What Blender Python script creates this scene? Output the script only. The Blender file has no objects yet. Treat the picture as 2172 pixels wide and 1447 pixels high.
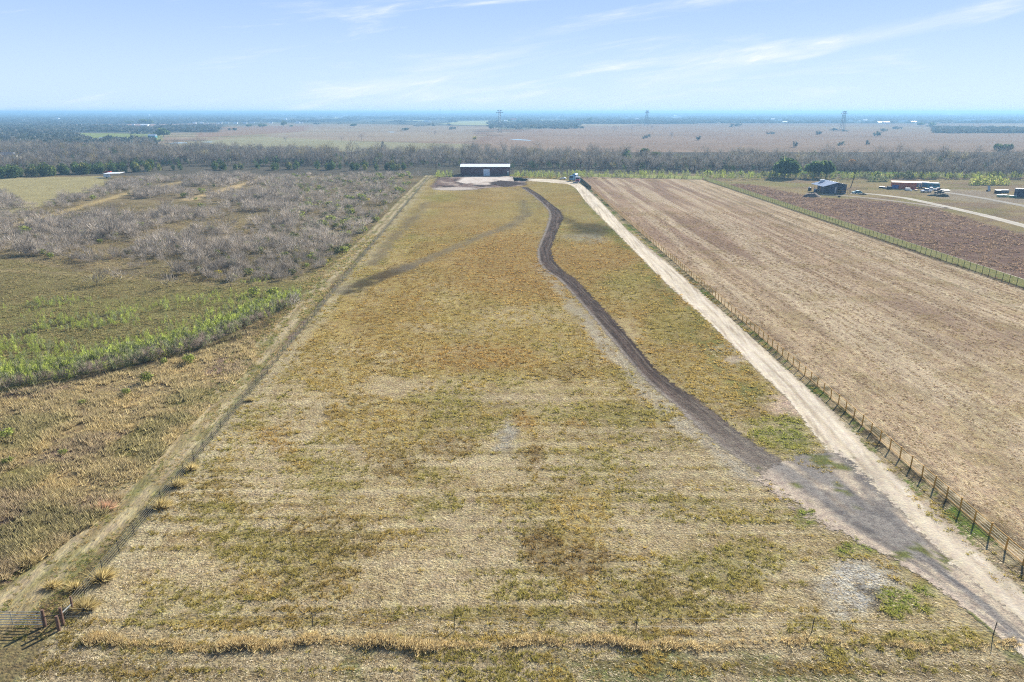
import bpy, math, random
import numpy as np
from mathutils import Vector
random.seed(7)
R = np.random.default_rng(11)
SC = bpy.context.scene
COL = SC.collection
PI = math.pi

# ------------------------------------------------------------------ survey
# The place is laid out in metres from measurements taken off the photograph:
# camera 40 m above flat ground, looking along +Y, 18 degrees down.
H, F, CX, CY = 40.0, 1495.0, 1086.0, 723.5
PITCH = math.radians(18.0)
CS, SN = math.cos(PITCH), math.sin(PITCH)

def G(px, py, z=0.0):
    """photo measurement -> ground position in metres"""
    u, v = (px - CX) / F, (py - CY) / F
    dy, dz = CS - v * SN, -(SN + v * CS)
    t = (z - H) / dz
    return u * t, dy * t

def ZH(py, Y):
    v = (py - CY) / F
    return H - (SN + v * CS) / (CS - v * SN) * Y

def proj(X, Y):
    """ground position -> survey coordinates"""
    Yc = np.maximum(Y, 5.0)
    fw = Yc * CS + H * SN
    dn = H * CS - Yc * SN
    return CX + F * X / fw, CY + F * dn / fw

# ------------------------------------------------------------------ noise
def _h(ix, iy, s):
    h = (ix * 374761393 + iy * 668265263 + s * 974711) & 0xffffffff
    h = ((h ^ (h >> 13)) * 1274126177) & 0xffffffff
    h = h ^ (h >> 16)
    return (h & 0xffffff) / float(0xffffff)

def vn(x, y, s=0):
    x = np.asarray(x, float); y = np.asarray(y, float)
    fx, fy = np.floor(x), np.floor(y)
    ix, iy = fx.astype(np.int64), fy.astype(np.int64)
    tx, ty = x - fx, y - fy
    tx = tx * tx * (3 - 2 * tx); ty = ty * ty * (3 - 2 * ty)
    a = _h(ix, iy, s) * (1 - tx) + _h(ix + 1, iy, s) * tx
    b = _h(ix, iy + 1, s) * (1 - tx) + _h(ix + 1, iy + 1, s) * tx
    return a * (1 - ty) + b * ty

def fbm(x, y, s=0, o=4):
    t, a, n = 0, 0.5, 0
    for i in range(o):
        t = t + a * vn(x * 2 ** i, y * 2 ** i, s + i * 17); n += a; a *= 0.5
    return t / n

def sstep(a, b, x):
    t = np.clip((x - a) / (b - a), 0, 1)
    return t * t * (3 - 2 * t)

def inpoly(px, py, pts):
    r = np.zeros(px.shape, bool)
    n = len(pts)
    for i in range(n):
        (x0, y0), (x1, y1) = pts[i], pts[(i + 1) % n]
        if y0 == y1: continue
        c = ((y0 > py) != (y1 > py)) & (px < (x1 - x0) * (py - y0) / (y1 - y0) + x0)
        r ^= c
    return r

def sdist(X, Y, pts):
    """distance to a polyline in metres"""
    d = np.full(X.shape, 1e9)
    for (ax, ay), (bx, by) in zip(pts[:-1], pts[1:]):
        vx, vy = bx - ax, by - ay
        L = vx * vx + vy * vy + 1e-9
        t = np.clip(((X - ax) * vx + (Y - ay) * vy) / L, 0, 1)
        d = np.minimum(d, np.hypot(X - ax - t * vx, Y - ay - t * vy))
    return d

def lin(c):
    c = np.asarray(c, float) / 255.0
    return np.where(c <= .04045, c / 12.92, ((c + .055) / 1.055) ** 2.4)

ALB = 0.66
def pc(r, g, b, k=1.0):
    return lin((r, g, b)) * ALB * k

def mixc(c, d, m):
    return c * (1 - m[..., None]) + np.asarray(d) * m[..., None]

# ------------------------------------------------------------------ materials
def newmat(name):
    m = bpy.data.materials.new(name); m.use_nodes = True
    nt = m.node_tree; nt.nodes.clear()
    return m, nt, nt.nodes, nt.links

def node(N, t, **kw):
    n = N.new(t)
    for k, v in kw.items():
        if k.startswith('i_'):
            n.inputs[k[2:].replace('_', ' ')].default_value = v
        else:
            setattr(n, k, v)
    return n

def c4(c): return (float(c[0]), float(c[1]), float(c[2]), 1.0)

def simple(name, c, rough=.7, metal=0.0, noise=.18, nscale=1.5, bump=0.0, wave=None, spec=.3):
    """plain paint / wood / metal with procedural wear"""
    m, nt, N, L = newmat(name)
    out = node(N, 'ShaderNodeOutputMaterial')
    p = node(N, 'ShaderNodeBsdfPrincipled', i_Roughness=rough, i_Metallic=metal)
    p.inputs['Specular IOR Level'].default_value = spec
    g = node(N, 'ShaderNodeNewGeometry')
    n = node(N, 'ShaderNodeTexNoise', i_Scale=nscale, i_Detail=5.0, i_Roughness=.65)
    L.new(g.outputs['Position'], n.inputs['Vector'])
    mr = node(N, 'ShaderNodeMapRange', i_From_Min=.3, i_From_Max=.7, i_To_Min=1 - noise, i_To_Max=1 + noise)
    L.new(n.outputs['Fac'], mr.inputs['Value'])
    v = node(N, 'ShaderNodeVectorMath', operation='SCALE')
    v.inputs[0].default_value = (float(c[0]), float(c[1]), float(c[2]))
    L.new(mr.outputs['Result'], v.inputs['Scale'])
    L.new(v.outputs['Vector'], p.inputs['Base Color'])
    h = None
    if wave:
        tc = node(N, 'ShaderNodeTexCoord')
        w = node(N, 'ShaderNodeTexWave', wave_type='BANDS', bands_direction=wave[0], i_Scale=wave[1])
        L.new(tc.outputs['Object'], w.inputs['Vector'])
        b = node(N, 'ShaderNodeBump', i_Strength=.6, i_Distance=.05)
        L.new(w.outputs['Fac'], b.inputs['Height']); h = b
    elif bump:
        b = node(N, 'ShaderNodeBump', i_Strength=bump, i_Distance=.05)
        L.new(n.outputs['Fac'], b.inputs['Height']); h = b
    if h: L.new(h.outputs['Normal'], p.inputs['Normal'])
    L.new(p.outputs['BSDF'], out.inputs['Surface'])
    return m

def veg(name, trans=.35, jitter=.35):
    """plants: colour comes from the leaves' own colour attribute"""
    m, nt, N, L = newmat(name)
    out = node(N, 'ShaderNodeOutputMaterial')
    a = node(N, 'ShaderNodeAttribute', attribute_name='Col')
    oi = node(N, 'ShaderNodeObjectInfo')
    mr = node(N, 'ShaderNodeMapRange', i_To_Min=1 - jitter, i_To_Max=1 + jitter)
    L.new(oi.outputs['Random'], mr.inputs['Value'])
    s = node(N, 'ShaderNodeVectorMath', operation='SCALE')
    L.new(a.outputs['Color'], s.inputs[0]); L.new(mr.outputs['Result'], s.inputs['Scale'])
    d = node(N, 'ShaderNodeBsdfDiffuse'); L.new(s.outputs['Vector'], d.inputs['Color'])
    if trans:
        t = node(N, 'ShaderNodeBsdfTranslucent'); L.new(s.outputs['Vector'], t.inputs['Color'])
        x = node(N, 'ShaderNodeMixShader', i_Fac=trans)
        L.new(d.outputs[0], x.inputs[1]); L.new(t.outputs[0], x.inputs[2])
        L.new(x.outputs[0], out.inputs['Surface'])
    else:
        L.new(d.outputs[0], out.inputs['Surface'])
    return m

def groundmat(name, edge=False, kind='grass', stretch=(1, 1), fine=1.0, contrast=.5, bump=.5, rot=0.0):
    """soil and turf: colour attribute for the land cover, procedural grain, clods and furrows on top"""
    m, nt, N, L = newmat(name)
    out = node(N, 'ShaderNodeOutputMaterial')
    a = node(N, 'ShaderNodeAttribute', attribute_name='Col')
    g = node(N, 'ShaderNodeNewGeometry')
    mp = node(N, 'ShaderNodeMapping')
    mp.inputs['Rotation'].default_value = (0, 0, rot)
    mp.inputs['Scale'].default_value = (stretch[0], stretch[1], 1)
    L.new(g.outputs['Position'], mp.inputs['Vector'])
    def nz(sc, det=4.0, ro=.6, src=mp):
        n = node(N, 'ShaderNodeTexNoise', i_Scale=sc, i_Detail=det, i_Roughness=ro)
        L.new(src.outputs['Vector'], n.inputs['Vector']); return n
    n1, n2, n3 = nz(2.6 * fine, 5.0, .7), nz(.55 * fine), nz(.09, 5.0, .65)
    def ma(op, a_, b_=None):
        n = node(N, 'ShaderNodeMath', operation=op)
        for i, v in enumerate((a_, b_)):
            if v is None: continue
            if isinstance(v, (int, float)): n.inputs[i].default_value = v
            else: L.new(v, n.inputs[i])
        return n.outputs[0]
    def rng(v, lo, hi, fm=.3, fx=.7):
        r = node(N, 'ShaderNodeMapRange', i_From_Min=fm, i_From_Max=fx, i_To_Min=lo, i_To_Max=hi)
        L.new(v, r.inputs['Value']); return r.outputs['Result']
    k = ma('MULTIPLY', rng(n1.outputs['Fac'], 1 - contrast, 1 + contrast), rng(n2.outputs['Fac'], 1 - contrast * .5, 1 + contrast * .5))
    k = ma('MULTIPLY', k, rng(n3.outputs['Fac'], .86, 1.14))
    s = node(N, 'ShaderNodeVectorMath', operation='SCALE')
    L.new(a.outputs['Color'], s.inputs[0]); L.new(k, s.inputs['Scale'])
    # hue drift
    hs = node(N, 'ShaderNodeHueSaturation')
    L.new(s.outputs['Vector'], hs.inputs['Color'])
    L.new(rng(n2.outputs['Fac'], .485, .515), hs.inputs['Hue'])
    L.new(rng(n1.outputs['Fac'], .8, 1.15), hs.inputs['Saturation'])
    d = node(N, 'ShaderNodeBsdfDiffuse', i_Roughness=.3)
    L.new(hs.outputs['Color'], d.inputs['Color'])
    vo = node(N, 'ShaderNodeTexVoronoi', i_Scale=2.2 * fine)
    L.new(mp.outputs['Vector'], vo.inputs['Vector'])
    hh = ma('SUBTRACT', n1.outputs['Fac'], ma('MULTIPLY', vo.outputs['Distance'], .5))
    b = node(N, 'ShaderNodeBump', i_Strength=bump, i_Distance=.22)
    L.new(hh, b.inputs['Height']); L.new(b.outputs['Normal'], d.inputs['Normal'])
    if edge:
        e = node(N, 'ShaderNodeAttribute', attribute_name='edge')
        ne = nz(.8, 7.0, .8, src=g_out(N, L, g))
        cov = ma('ADD', e.outputs['Fac'], ma('MULTIPLY', ma('SUBTRACT', ne.outputs['Fac'], .5), 2.2))
        f = rng(cov, 0.0, 1.0, .38, .56)
        tr = node(N, 'ShaderNodeBsdfTransparent')
        x = node(N, 'ShaderNodeMixShader')
        L.new(f, x.inputs['Fac']); L.new(tr.outputs[0], x.inputs[1]); L.new(d.outputs[0], x.inputs[2])
        L.new(x.outputs[0], out.inputs['Surface'])
    else:
        L.new(d.outputs[0], out.inputs['Surface'])
    return m

class g_out:
    def __init__(s, N, L, g):
        mp = node(N, 'ShaderNodeMapping'); L.new(g.outputs['Position'], mp.inputs['Vector'])
        s.outputs = mp.outputs

# ------------------------------------------------------------------ meshes
def mesh_np(name, V, Fc, C=None, edge=None, smooth=False):
    V = np.asarray(V, np.float32); Fc = np.asarray(Fc, np.int32)
    k = Fc.shape[1]; n = len(Fc)
    me = bpy.data.meshes.new(name)
    me.vertices.add(len(V)); me.vertices.foreach_set('co', V.ravel())
    me.loops.add(n * k); me.loops.foreach_set('vertex_index', Fc.ravel())
    me.polygons.add(n)
    me.polygons.foreach_set('loop_start', np.arange(0, n * k, k, dtype=np.int32))
    if smooth: me.polygons.foreach_set('use_smooth', np.ones(n, bool))
    if C is not None:
        C = np.asarray(C, np.float32)
        C = np.concatenate([C[:, :3], np.ones((len(C), 1), np.float32)], 1)
        at = me.attributes.new('Col', 'FLOAT_COLOR', 'POINT'); at.data.foreach_set('color', C.ravel())
    if edge is not None:
        at = me.attributes.new('edge', 'FLOAT', 'POINT'); at.data.foreach_set('value', np.asarray(edge, np.float32).ravel())
    me.update(calc_edges=True); me.validate()
    return me

def link(name, me, mat, parent=None, loc=None):
    o = bpy.data.objects.new(name, me); COL.objects.link(o)
    if mat and not me.materials: me.materials.append(mat)
    if parent: o.parent = parent
    if loc is not None: o.location = loc
    return o

def tag(o, label=None, cat=None, group=None, kind=None):
    if label: o['label'] = label
    if cat: o['category'] = cat
    if group: o['group'] = group
    if kind: o['kind'] = kind
    return o

def thing(name, label, cat, loc=(0, 0, 0), rz=0.0, group=None):
    o = bpy.data.objects.new(name, None); COL.objects.link(o)
    o.location = loc; o.rotation_euler = (0, 0, rz); o.empty_display_size = .5
    return tag(o, label, cat, group)

def copytree(o, loc, rz=0.0, sc=1.0, label=None):
    r = o.copy(); COL.objects.link(r)
    r.location = loc; r.rotation_euler = (0, 0, rz); r.scale = (sc, sc, sc) if not isinstance(sc, tuple) else sc
    if label: r['label'] = label
    for ch in list(o.children):
        c = ch.copy(); COL.objects.link(c); c.parent = r
        for g in list(ch.children):
            d = g.copy(); COL.objects.link(d); d.parent = c
    return r

class MB:
    """collects solid shapes into one mesh"""
    def __init__(s): s.v, s.f = [], []
    def add(s, vs, fs):
        b = len(s.v); s.v += [tuple(x) for x in vs]; s.f += [tuple(i + b for i in f) for f in fs]; return s
    def box(s, x0, x1, y0, y1, z0, z1):
        return s.add([(x0,y0,z0),(x1,y0,z0),(x1,y1,z0),(x0,y1,z0),(x0,y0,z1),(x1,y0,z1),(x1,y1,z1),(x0,y1,z1)],
                     [(0,3,2,1),(4,5,6,7),(0,1,5,4),(1,2,6,5),(2,3,7,6),(3,0,4,7)])
    def bar(s, a, b, r, r2=None, n=6):
        a, b = Vector(a), Vector(b); r2 = r if r2 is None else r2
        d = (b - a).normalized(); u = d.orthogonal().normalized(); w = d.cross(u)
        vs = []
        for p, q in ((a, r), (b, r2)):
            vs += [p + (u * math.cos(2*PI*i/n) + w * math.sin(2*PI*i/n)) * q for i in range(n)]
        fs = [(i, (i+1) % n, n + (i+1) % n, n + i) for i in range(n)]
        fs += [tuple(range(n-1, -1, -1)), tuple(range(n, 2*n))]
        return s.add(vs, fs)
    def prism(s, prof, y0, y1):
        """closed (x, z) profile swept along y"""
        n = len(prof)
        vs = [(x, y0, z) for x, z in prof] + [(x, y1, z) for x, z in prof]
        fs = [(i, (i+1) % n, n + (i+1) % n, n + i) for i in range(n)]
        fs += [tuple(range(n-1, -1, -1)), tuple(range(n, 2*n))]
        return s.add(vs, fs)
    def quad(s, a, b, c, d, t=.06):
        """a slab of thickness t hanging below a, b, c, d"""
        a, b, c, d = map(Vector, (a, b, c, d))
        n = (b - a).cross(d - a).normalized() * t
        return s.add([a, b, c, d, a - n, b - n, c - n, d - n], [(0,1,2,3),(7,6,5,4),(0,4,5,1),(1,5,6,2),(2,6,7,3),(3,7,4,0)])
    def mesh(s, name):
        me = bpy.data.meshes.new(name); me.from_pydata([tuple(v) for v in s.v], [], s.f); me.update()
        import bmesh
        bm = bmesh.new(); bm.from_mesh(me); bmesh.ops.recalc_face_normals(bm, faces=bm.faces[:]); bm.to_mesh(me); bm.free()
        return me
    def build(s, name, mat, parent=None, loc=None):
        return link(name, s.mesh(name), mat, parent, loc)

def merge(var, idx, pos, rz, sc, zs=None, tint=None):
    """numpy merge of plant variants into one set of arrays"""
    Vs, Ts, Cs, off = [], [], [], 0
    for k, (V, T, C) in enumerate(var):
        I = np.where(idx == k)[0]
        if not len(I): continue
        c, s = np.cos(rz[I])[:, None], np.sin(rz[I])[:, None]
        S = sc[I][:, None]
        Z = S if zs is None else zs[I][:, None]
        x = (V[None, :, 0] * c - V[None, :, 1] * s) * S + pos[I, 0][:, None]
        y = (V[None, :, 0] * s + V[None, :, 1] * c) * S + pos[I, 1][:, None]
        z = V[None, :, 2] * Z + pos[I, 2][:, None]
        P = np.stack([x, y, z], -1).reshape(-1, 3)
        t = (T[None] + (np.arange(len(I)) * len(V))[:, None, None] + off).reshape(-1, 3)
        tc = np.ones((len(I), 3)) if tint is None else tint[I]
        Cc = (C[None] * tc[:, None, :]).reshape(-1, 3)
        Vs.append(P); Ts.append(t); Cs.append(Cc); off += len(P)
    return np.concatenate(Vs), np.concatenate(Ts), np.concatenate(Cs)
# ------------------------------------------------------------------ land cover
FL0, FL1 = (-37.6, 62.2), (-53.5, 462.0)          # the wire fence on the left
def fence_x(Y): return FL0[0] + (FL1[0] - FL0[0]) * (Y - FL0[1]) / (FL1[1] - FL0[1])
YB = 452.0                                          # edge of the woods
def RXf(Y): return 47.2 - .0135 * (Y - 70)           # pole fence beside the drive
def BXf(Y): return 122.7 - .0108 * (Y - 164.6)       # mesh fence beyond the mown field
def YBf(X): return 472 - .3 * (X - 42.2)             # fence along the back of the mown field
BX = 121.0

# patches of the pasture as seen from the air: x, y, rx, ry, colour, strength
RUST, GOLD, OLIVE, GREEN, BROWN = (166,134,78), (172,150,88), (150,140,78), (130,142,64), (138,116,70)
PALE, GREY, STRAW, DARK = (200,180,142), (170,164,150), (188,168,124), (66,58,54)
PATCH = [(1010,760,160,42,RUST,.8),(1060,690,170,40,GOLD,.6),(1130,600,190,60,RUST,.55),(1060,540,170,50,RUST,.6),
 (1140,975,52,46,BROWN,1.),(955,950,62,40,BROWN,.9),(850,1000,52,28,BROWN,.85),(800,900,130,60,GOLD,.7),(1310,880,130,30,OLIVE,.8),
 (1340,975,55,26,OLIVE,.7),(1250,1080,90,56,GOLD,.95),(1130,1135,62,42,BROWN,1.),(1250,1170,105,46,BROWN,1.),(930,1090,46,36,OLIVE,.9),
 (710,1020,70,60,OLIVE,.7),(700,1150,140,60,BROWN,.6),(560,1190,160,60,OLIVE,.7),(1560,1200,150,50,OLIVE,.8),(1400,1290,220,40,OLIVE,.7),
 (1270,545,110,45,RUST,.8),(1340,610,70,40,OLIVE,.6),(1430,690,80,50,OLIVE,.7),(1500,800,100,60,GOLD,.6),(1640,905,90,50,GREEN,.6),
 (1000,430,90,30,RUST,.55),(960,480,110,30,RUST,.5),(1170,395,50,10,GOLD,.6),(1280,440,60,22,OLIVE,.7),(1200,420,60,18,RUST,.5),
 (940,420,40,12,GREEN,.35),(1500,1080,120,40,OLIVE,.5),(350,1300,120,40,OLIVE,.6),(470,1120,60,60,OLIVE,.5),(590,930,45,40,RUST,.55),
 (1110,895,26,14,RUST,.8),(1235,900,40,16,RUST,.7),(1050,800,60,24,OLIVE,.5),(1180,790,70,26,BROWN,.5),(960,860,80,30,OLIVE,.5),
 (1230,730,70,26,GOLD,.6),(860,720,80,36,GOLD,.5),(700,800,80,50,GOLD,.6),(1330,790,60,24,OLIVE,.6),(1080,450,50,30,GOLD,.5),
 (1070,925,20,46,GREY,.8),(740,980,90,60,PALE,.6),(560,1000,60,90,PALE,.6),(1000,1120,110,60,PALE,.7),(1110,670,130,30,PALE,.5),
 (870,830,110,24,PALE,.6),(960,700,110,18,PALE,.5),(1400,960,90,60,PALE,.6),(900,1230,140,60,PALE,.5),(1130,1010,160,26,PALE,.5),
 (1400,1120,120,60,PALE,.5),(640,890,60,50,PALE,.6),(1080,850,130,20,PALE,.55),(1320,700,60,30,PALE,.45),(1560,1000,60,60,PALE,.3),
 (1830,1260,110,56,(204,198,184),.95),(1950,1200,60,26,GREEN,.8),(1760,1330,90,24,OLIVE,.7),(1870,1285,40,18,DARK,.8),(1660,850,60,20,(226,196,172),.9),(1560,765,40,14,(216,196,176),.7),
 (1800,1170,60,34,GREEN,.9),(1970,1290,90,46,GREEN,.9),(2050,1385,110,40,OLIVE,.8),(1900,1390,150,30,OLIVE,.7),(1660,1085,50,30,GREEN,.8),(1540,740,60,12,GREY,.6),(1240,484,50,15,DARK,1.),(1262,490,44,14,DARK,1.),(1240,505,60,12,GREY,.7),(1420,560,50,10,GREY,.5)]
STROKES = [([(730,618),(800,590),(860,568)],3.6,DARK,.95),([(850,572),(930,540),(1010,505),(1090,475),(1115,455),(1110,425)],2.4,(120,112,100),.8),
 ([(880,460),(830,510),(790,560)],2.2,(122,110,96),.8),([(905,430),(880,460)],1.5,(132,120,104),.7),([(1190,460),(1225,478)],3.,DARK,.8),
 ([(1090,400),(1120,410),(1150,440)],2.,(110,102,92),.5),
 ([(1140,560),(1260,700),(1420,880),(1600,1020)],1.6,(190,182,166),.6)]

def cover(X, Y, tufts=False):
    """base colour of the ground at world X, Y"""
    X = np.asarray(X, float); Y = np.asarray(Y, float)
    w1, w2 = fbm(X / 14, Y / 14, 5, 3) - .5, fbm(X / 14, Y / 14, 9, 3) - .5
    v1, v2 = fbm(X / 2.2, Y / 2.2, 25, 3) - .5, fbm(X / 2.2, Y / 2.2, 29, 3) - .5
    Xw, Yw = X + w1 * 7 + v1 * 3.4, Y + w2 * 7 + v2 * 3.4
    px, py = proj(Xw, Yw)
    sx, sy = proj(X, Y)
    c = np.zeros(X.shape + (3,)) + pc(174, 152, 124)
    a1, a2, a3 = fbm(X / 260, Y / 420, 41, 4), fbm(X / 70, Y / 240, 43, 4), fbm(X / 500, Y / 900, 47, 3)
    # ---- plain beyond the woods
    c = mixc(c, pc(156, 128, 106), sstep(.5, .64, a1) * .8)
    c = mixc(c, pc(168, 158, 112), sstep(.52, .66, a3) * .7)
    c = mixc(c, pc(190, 168, 140), sstep(.5, .68, a2) * .5)
    c = mixc(c, pc(112, 104, 80), sstep(.60, .66, fbm(X / 300, Y / 60, 49, 4)) * .6)
    far = Y > 1900
    c = mixc(c, pc(92, 96, 78), far * sstep(1900, 2600, Y) * .85)
    fieldf = far & (fbm(X / 1100, Y / 1500, 51, 3) > .56)
    c = mixc(c, pc(196, 196, 140), fieldf * .85)
    def P(pts, col, m=1.0, warp=True):
        nonlocal c
        c = mixc(c, pc(*col), inpoly(px if warp else sx, py if warp else sy, pts) * m)
    P([(560,262),(760,262),(1010,268),(1010,300),(560,300)], (176,158,132), .7)
    P([(350,304),(560,290),(760,300),(1000,306),(1000,322),(350,322)], (172,166,126), .8)
    P([(420,270),(660,266),(640,280),(420,292)], (164,128,104), .7)
    P([(1200,262),(2300,262),(2300,330),(1000,330),(1050,290)], (172,146,122), .75)
    P([(1040,256),(1220,258),(1230,272),(1060,274)], (120,124,84), .7)
    P([(-900,238),(660,238),(560,262),(470,262),(470,281),(340,282),(330,312),(-900,312)], (96,96,82), .9)
    P([(1470,247),(2900,247),(2900,262),(1470,262)], (92,98,82), .9)
    P([(1205,252),(1470,252),(1470,263),(1205,262)], (92,98,82), .9)
    P([(150,262),(460,262),(460,268),(150,268)], (186,150,130), .9)
    P([(150,282),(345,284),(340,300),(180,298)], (150,160,88), .9)
    P([(60,304),(120,303),(118,312),(64,312)], (110,160,60), .8)
    P([(1500,236),(2300,238),(2300,244),(1500,242)], (196,206,150), .5)
    # ---- the floor of the wooded belt
    belt = (Y > YB + 4) & (Y < 760)
    c = mixc(c, pc(98, 94, 80), belt * .9)
    c = mixc(c, pc(128, 140, 64), ((Y > YB + 2) & (Y < YB + 34) & (X > -50)) * sstep(.35, .6, fbm(X / 12, Y / 12, 63)) * .9)
    P([(1560,372),(1700,362),(1900,366),(2080,378),(2080,388),(1800,388),(1640,384)], (140,176,64), .8)
    # ---- left: scrubland
    L = (X < fence_x(Y)) & (Y < YB + 26)
    s1, s2, s3 = fbm(X / 16, Y / 16, 71), fbm(X / 4, Y / 4, 73), fbm(X / 40, Y / 40, 75)
    sc = np.zeros_like(c) + pc(136, 122, 92)
    sc = mixc(sc, pc(160, 142, 104), sstep(.45, .65, s1) * .7)
    sc = mixc(sc, pc(120, 110, 68), sstep(.5, .7, s3) * .7)
    sc = mixc(sc, pc(104, 84, 66), sstep(.55, .7, s2) * .6)
    c = np.where(L[..., None], sc, c)
    def PL(pts, col, m=1.0):
        nonlocal c
        c = mixc(c, pc(*col), (inpoly(px, py, pts) & L) * m)
    PL([(-900,384),(0,378),(240,374),(215,398),(100,432),(0,466),(-900,520)], (172,160,114))
    PL([(-900,560),(0,545),(180,580),(420,600),(640,590),(700,560),(640,640),(500,640),(0,690),(-900,760)], (136,126,80), .75)
    PL([(-900,690),(0,650),(330,628),(620,600),(640,632),(420,740),(0,836),(-900,1010)], (138,132,80), .8)
    tg = inpoly(px, py, [(-900,1030),(0,836),(420,748),(640,640),(690,650),(540,800),(400,930),(250,1090),(0,1270),(-900,1900)]) & L
    tgc = np.zeros_like(c) + pc(160, 140, 102)
    tgc = mixc(tgc, pc(176, 152, 106), sstep(.45, .6, fbm(X / 5, Y / 5, 81)))
    tgc = mixc(tgc, pc(140, 116, 100), sstep(.5, .65, fbm(X / 9, Y / 9, 83)) * .9)
    tgc = mixc(tgc, pc(112, 106, 56), sstep(.58, .7, fbm(X / 8, Y / 8, 85)) * .8)
    c = np.where(tg[..., None], tgc, c)
    for pts, wd, col, m in (
        ([(0,486),(70,468),(160,442),(300,402),(390,385)], 3.2, (196,172,120), .8), ([(400,424),(500,396),(610,366)], 4.5, (206,180,132), .9),
        ([(-200,572),(60,576),(300,590),(480,604),(640,594),(760,556)], 2.0, (172,154,112), .6),
        ([(-100,862),(60,834),(210,798),(330,768),(440,738),(560,690),(640,650)], 1.6, (62,54,40), .8),
        ([(-60,712),(40,710),(120,690),(250,662)], 1.6, (70,64,54), .6)):
        d = sdist(X + v1 * 3, Y + v2 * 3, [G(*p) for p in pts])
        c = mixc(c, pc(*col), (1 - sstep(wd * .5, wd, d)) * m * L)
    # ---- middle: the long pasture
    M = (X >= fence_x(Y)) & (X < RXf(Y) + .6) & (Y < YB + 26)
    nearY = 1 - sstep(70, 130, Y)
    t1, t2, t3 = fbm(X / 11, Y / 11, 91, 5), fbm(X / 3.1, Y / 3.1, 93, 4), fbm(X / 26, Y / 60, 95, 4)
    t4 = fbm(X / 1.1, Y / 1.1, 94, 3)
    # g: the colour of the tufts that stand here, q: how thick they stand, f: thatch and soil between them
    g = np.zeros_like(c) + pc(*OLIVE)
    g = mixc(g, pc(*GOLD), sstep(.42, .62, t2) * .8)
    g = mixc(g, pc(*RUST), sstep(.46, .66, t3) * (1 - nearY) * .6)
    g = mixc(g, pc(*BROWN), sstep(.55, .68, fbm(X / 7, Y / 7, 98, 3)) * .5)
    q = sstep(.44, .60, t1) * .5 + .2 + (1 - nearY) * .3
    f = np.zeros_like(c) + pc(*STRAW)
    f = mixc(f, pc(180, 154, 86), sstep(60, 140, Y) * .75)
    f = mixc(f, pc(*PALE), sstep(.5, .7, fbm(X / 6, Y / 6, 97, 4)) * .55)
    f = mixc(f, pc(168, 144, 100), sstep(.5, .66, fbm(X / 3, Y / 3, 99, 3)) * .6)
    # mowing lines, along X in the near half and along Y further up
    m1, m2 = sstep(.52, .70, vn(X / 26, Y / .8, 101)), sstep(.55, .7, vn(X / 22, Y / .7, 103))
    f = mixc(f, pc(140, 120, 78), m1 * nearY * .5); q = q + m1 * nearY * .3
    f = mixc(f, pc(214, 198, 160), m2 * nearY * .5); q = q * (1 - m2 * nearY * .6)
    f = mixc(f, pc(204, 178, 120), sstep(.55, .7, vn(X / 1.1, Y / 40, 105)) * (1 - nearY) * .5)
    q = q * (1 - sstep(.52, .7, vn(X / 1.3, Y / 30, 106)) * (1 - nearY) * .5)
    for x, y, rx, ry, col, m in PATCH:
        d = np.hypot((px - x) / rx, (py - y) / ry)
        k = (1 - sstep(.45, 1.2, d)) * m
        if col in (RUST, GOLD, OLIVE, GREEN, BROWN):
            g = mixc(g, pc(*col), k); q = q + k * 1.1 * sstep(.25, .5, t4)
            f = mixc(f, pc(*col), k * .3)
        else:
            f = mixc(f, pc(*col), k * sstep(.22, .42, t4 + .3 * t2)); q = q * (1 - k * .9)
    for pts, wd, col, m in STROKES:
        d = sdist(X + v1 * 3.4, Y + v2 * 3.4, [G(*p) for p in pts])
        wd = wd * 1.35; k = (1 - sstep(wd * .4, wd, d)) * m * sstep(.2, .42, t2 + .1)
        f = mixc(f, pc(*col), k); q = q * (1 - k)
    q = np.clip(q, 0, 1)
    if tufts: return g, q
    f = mixc(f, g, q * .42 + sstep(90, 230, Y) * .3)
    # strip between drive and fence, and the worn edge of the drive
    Xr = X - RXf(Y)
    e = sstep(-8, -5, Xr + v1 * 2)
    f = mixc(f, pc(190, 170, 134), e * .75)
    f = mixc(f, pc(108, 128, 52), sstep(.50, .60, fbm(X / 1.6, Y / 3.2, 111)) * sstep(-4.2, -3., Xr) * .9)
    f = mixc(f, pc(72, 66, 50), sstep(.50, .62, fbm(X / 1.5, Y / 2.4, 113)) * sstep(-2.0, -1., Xr) * .9)
    f = mixc(f, pc(104, 116, 54), sstep(.48, .6, fbm(X / 3, Y / 9, 115)) * sstep(32, 35, X) * (1 - sstep(38, 40, X)) * sstep(70, 90, Y) * .6)
    # along the wire fence
    fx = X - fence_x(Y)
    f = mixc(f, pc(190, 176, 140), (1 - sstep(1, 4, fx + v1 * 4)) * .6)
    # the verge in front of the near fence
    nv = 1 - sstep(44, 46.5, Y + v1 * 1.5)
    f = mixc(f, pc(182, 166, 132), nv * .8)
    f = mixc(f, pc(112, 122, 62), nv * sstep(.5, .64, t2) * .7)
    f = mixc(f, pc(128, 110, 74), nv * sstep(.56, .66, vn(X / 20, Y / .6, 107)) * .6)
    c = np.where(M[..., None], f, c)
    # ---- right of the mesh fence: red brown weeds, then the homestead's grass
    Rm = (X >= RXf(Y)) & (Y < YB + 40)
    c = np.where(Rm[..., None], np.zeros_like(c) + pc(172, 152, 110), c)
    c = mixc(c, pc(150, 140, 92), Rm * sstep(.5, .65, fbm(X / 18, Y / 18, 121)) * .7)
    c = mixc(c, pc(150, 126, 110), Rm * sstep(.5, .65, fbm(X / 30, Y / 12, 123)) * .6)
    bf = inpoly(px, py, BROWNF) & (X > BXf(Y))
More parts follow.
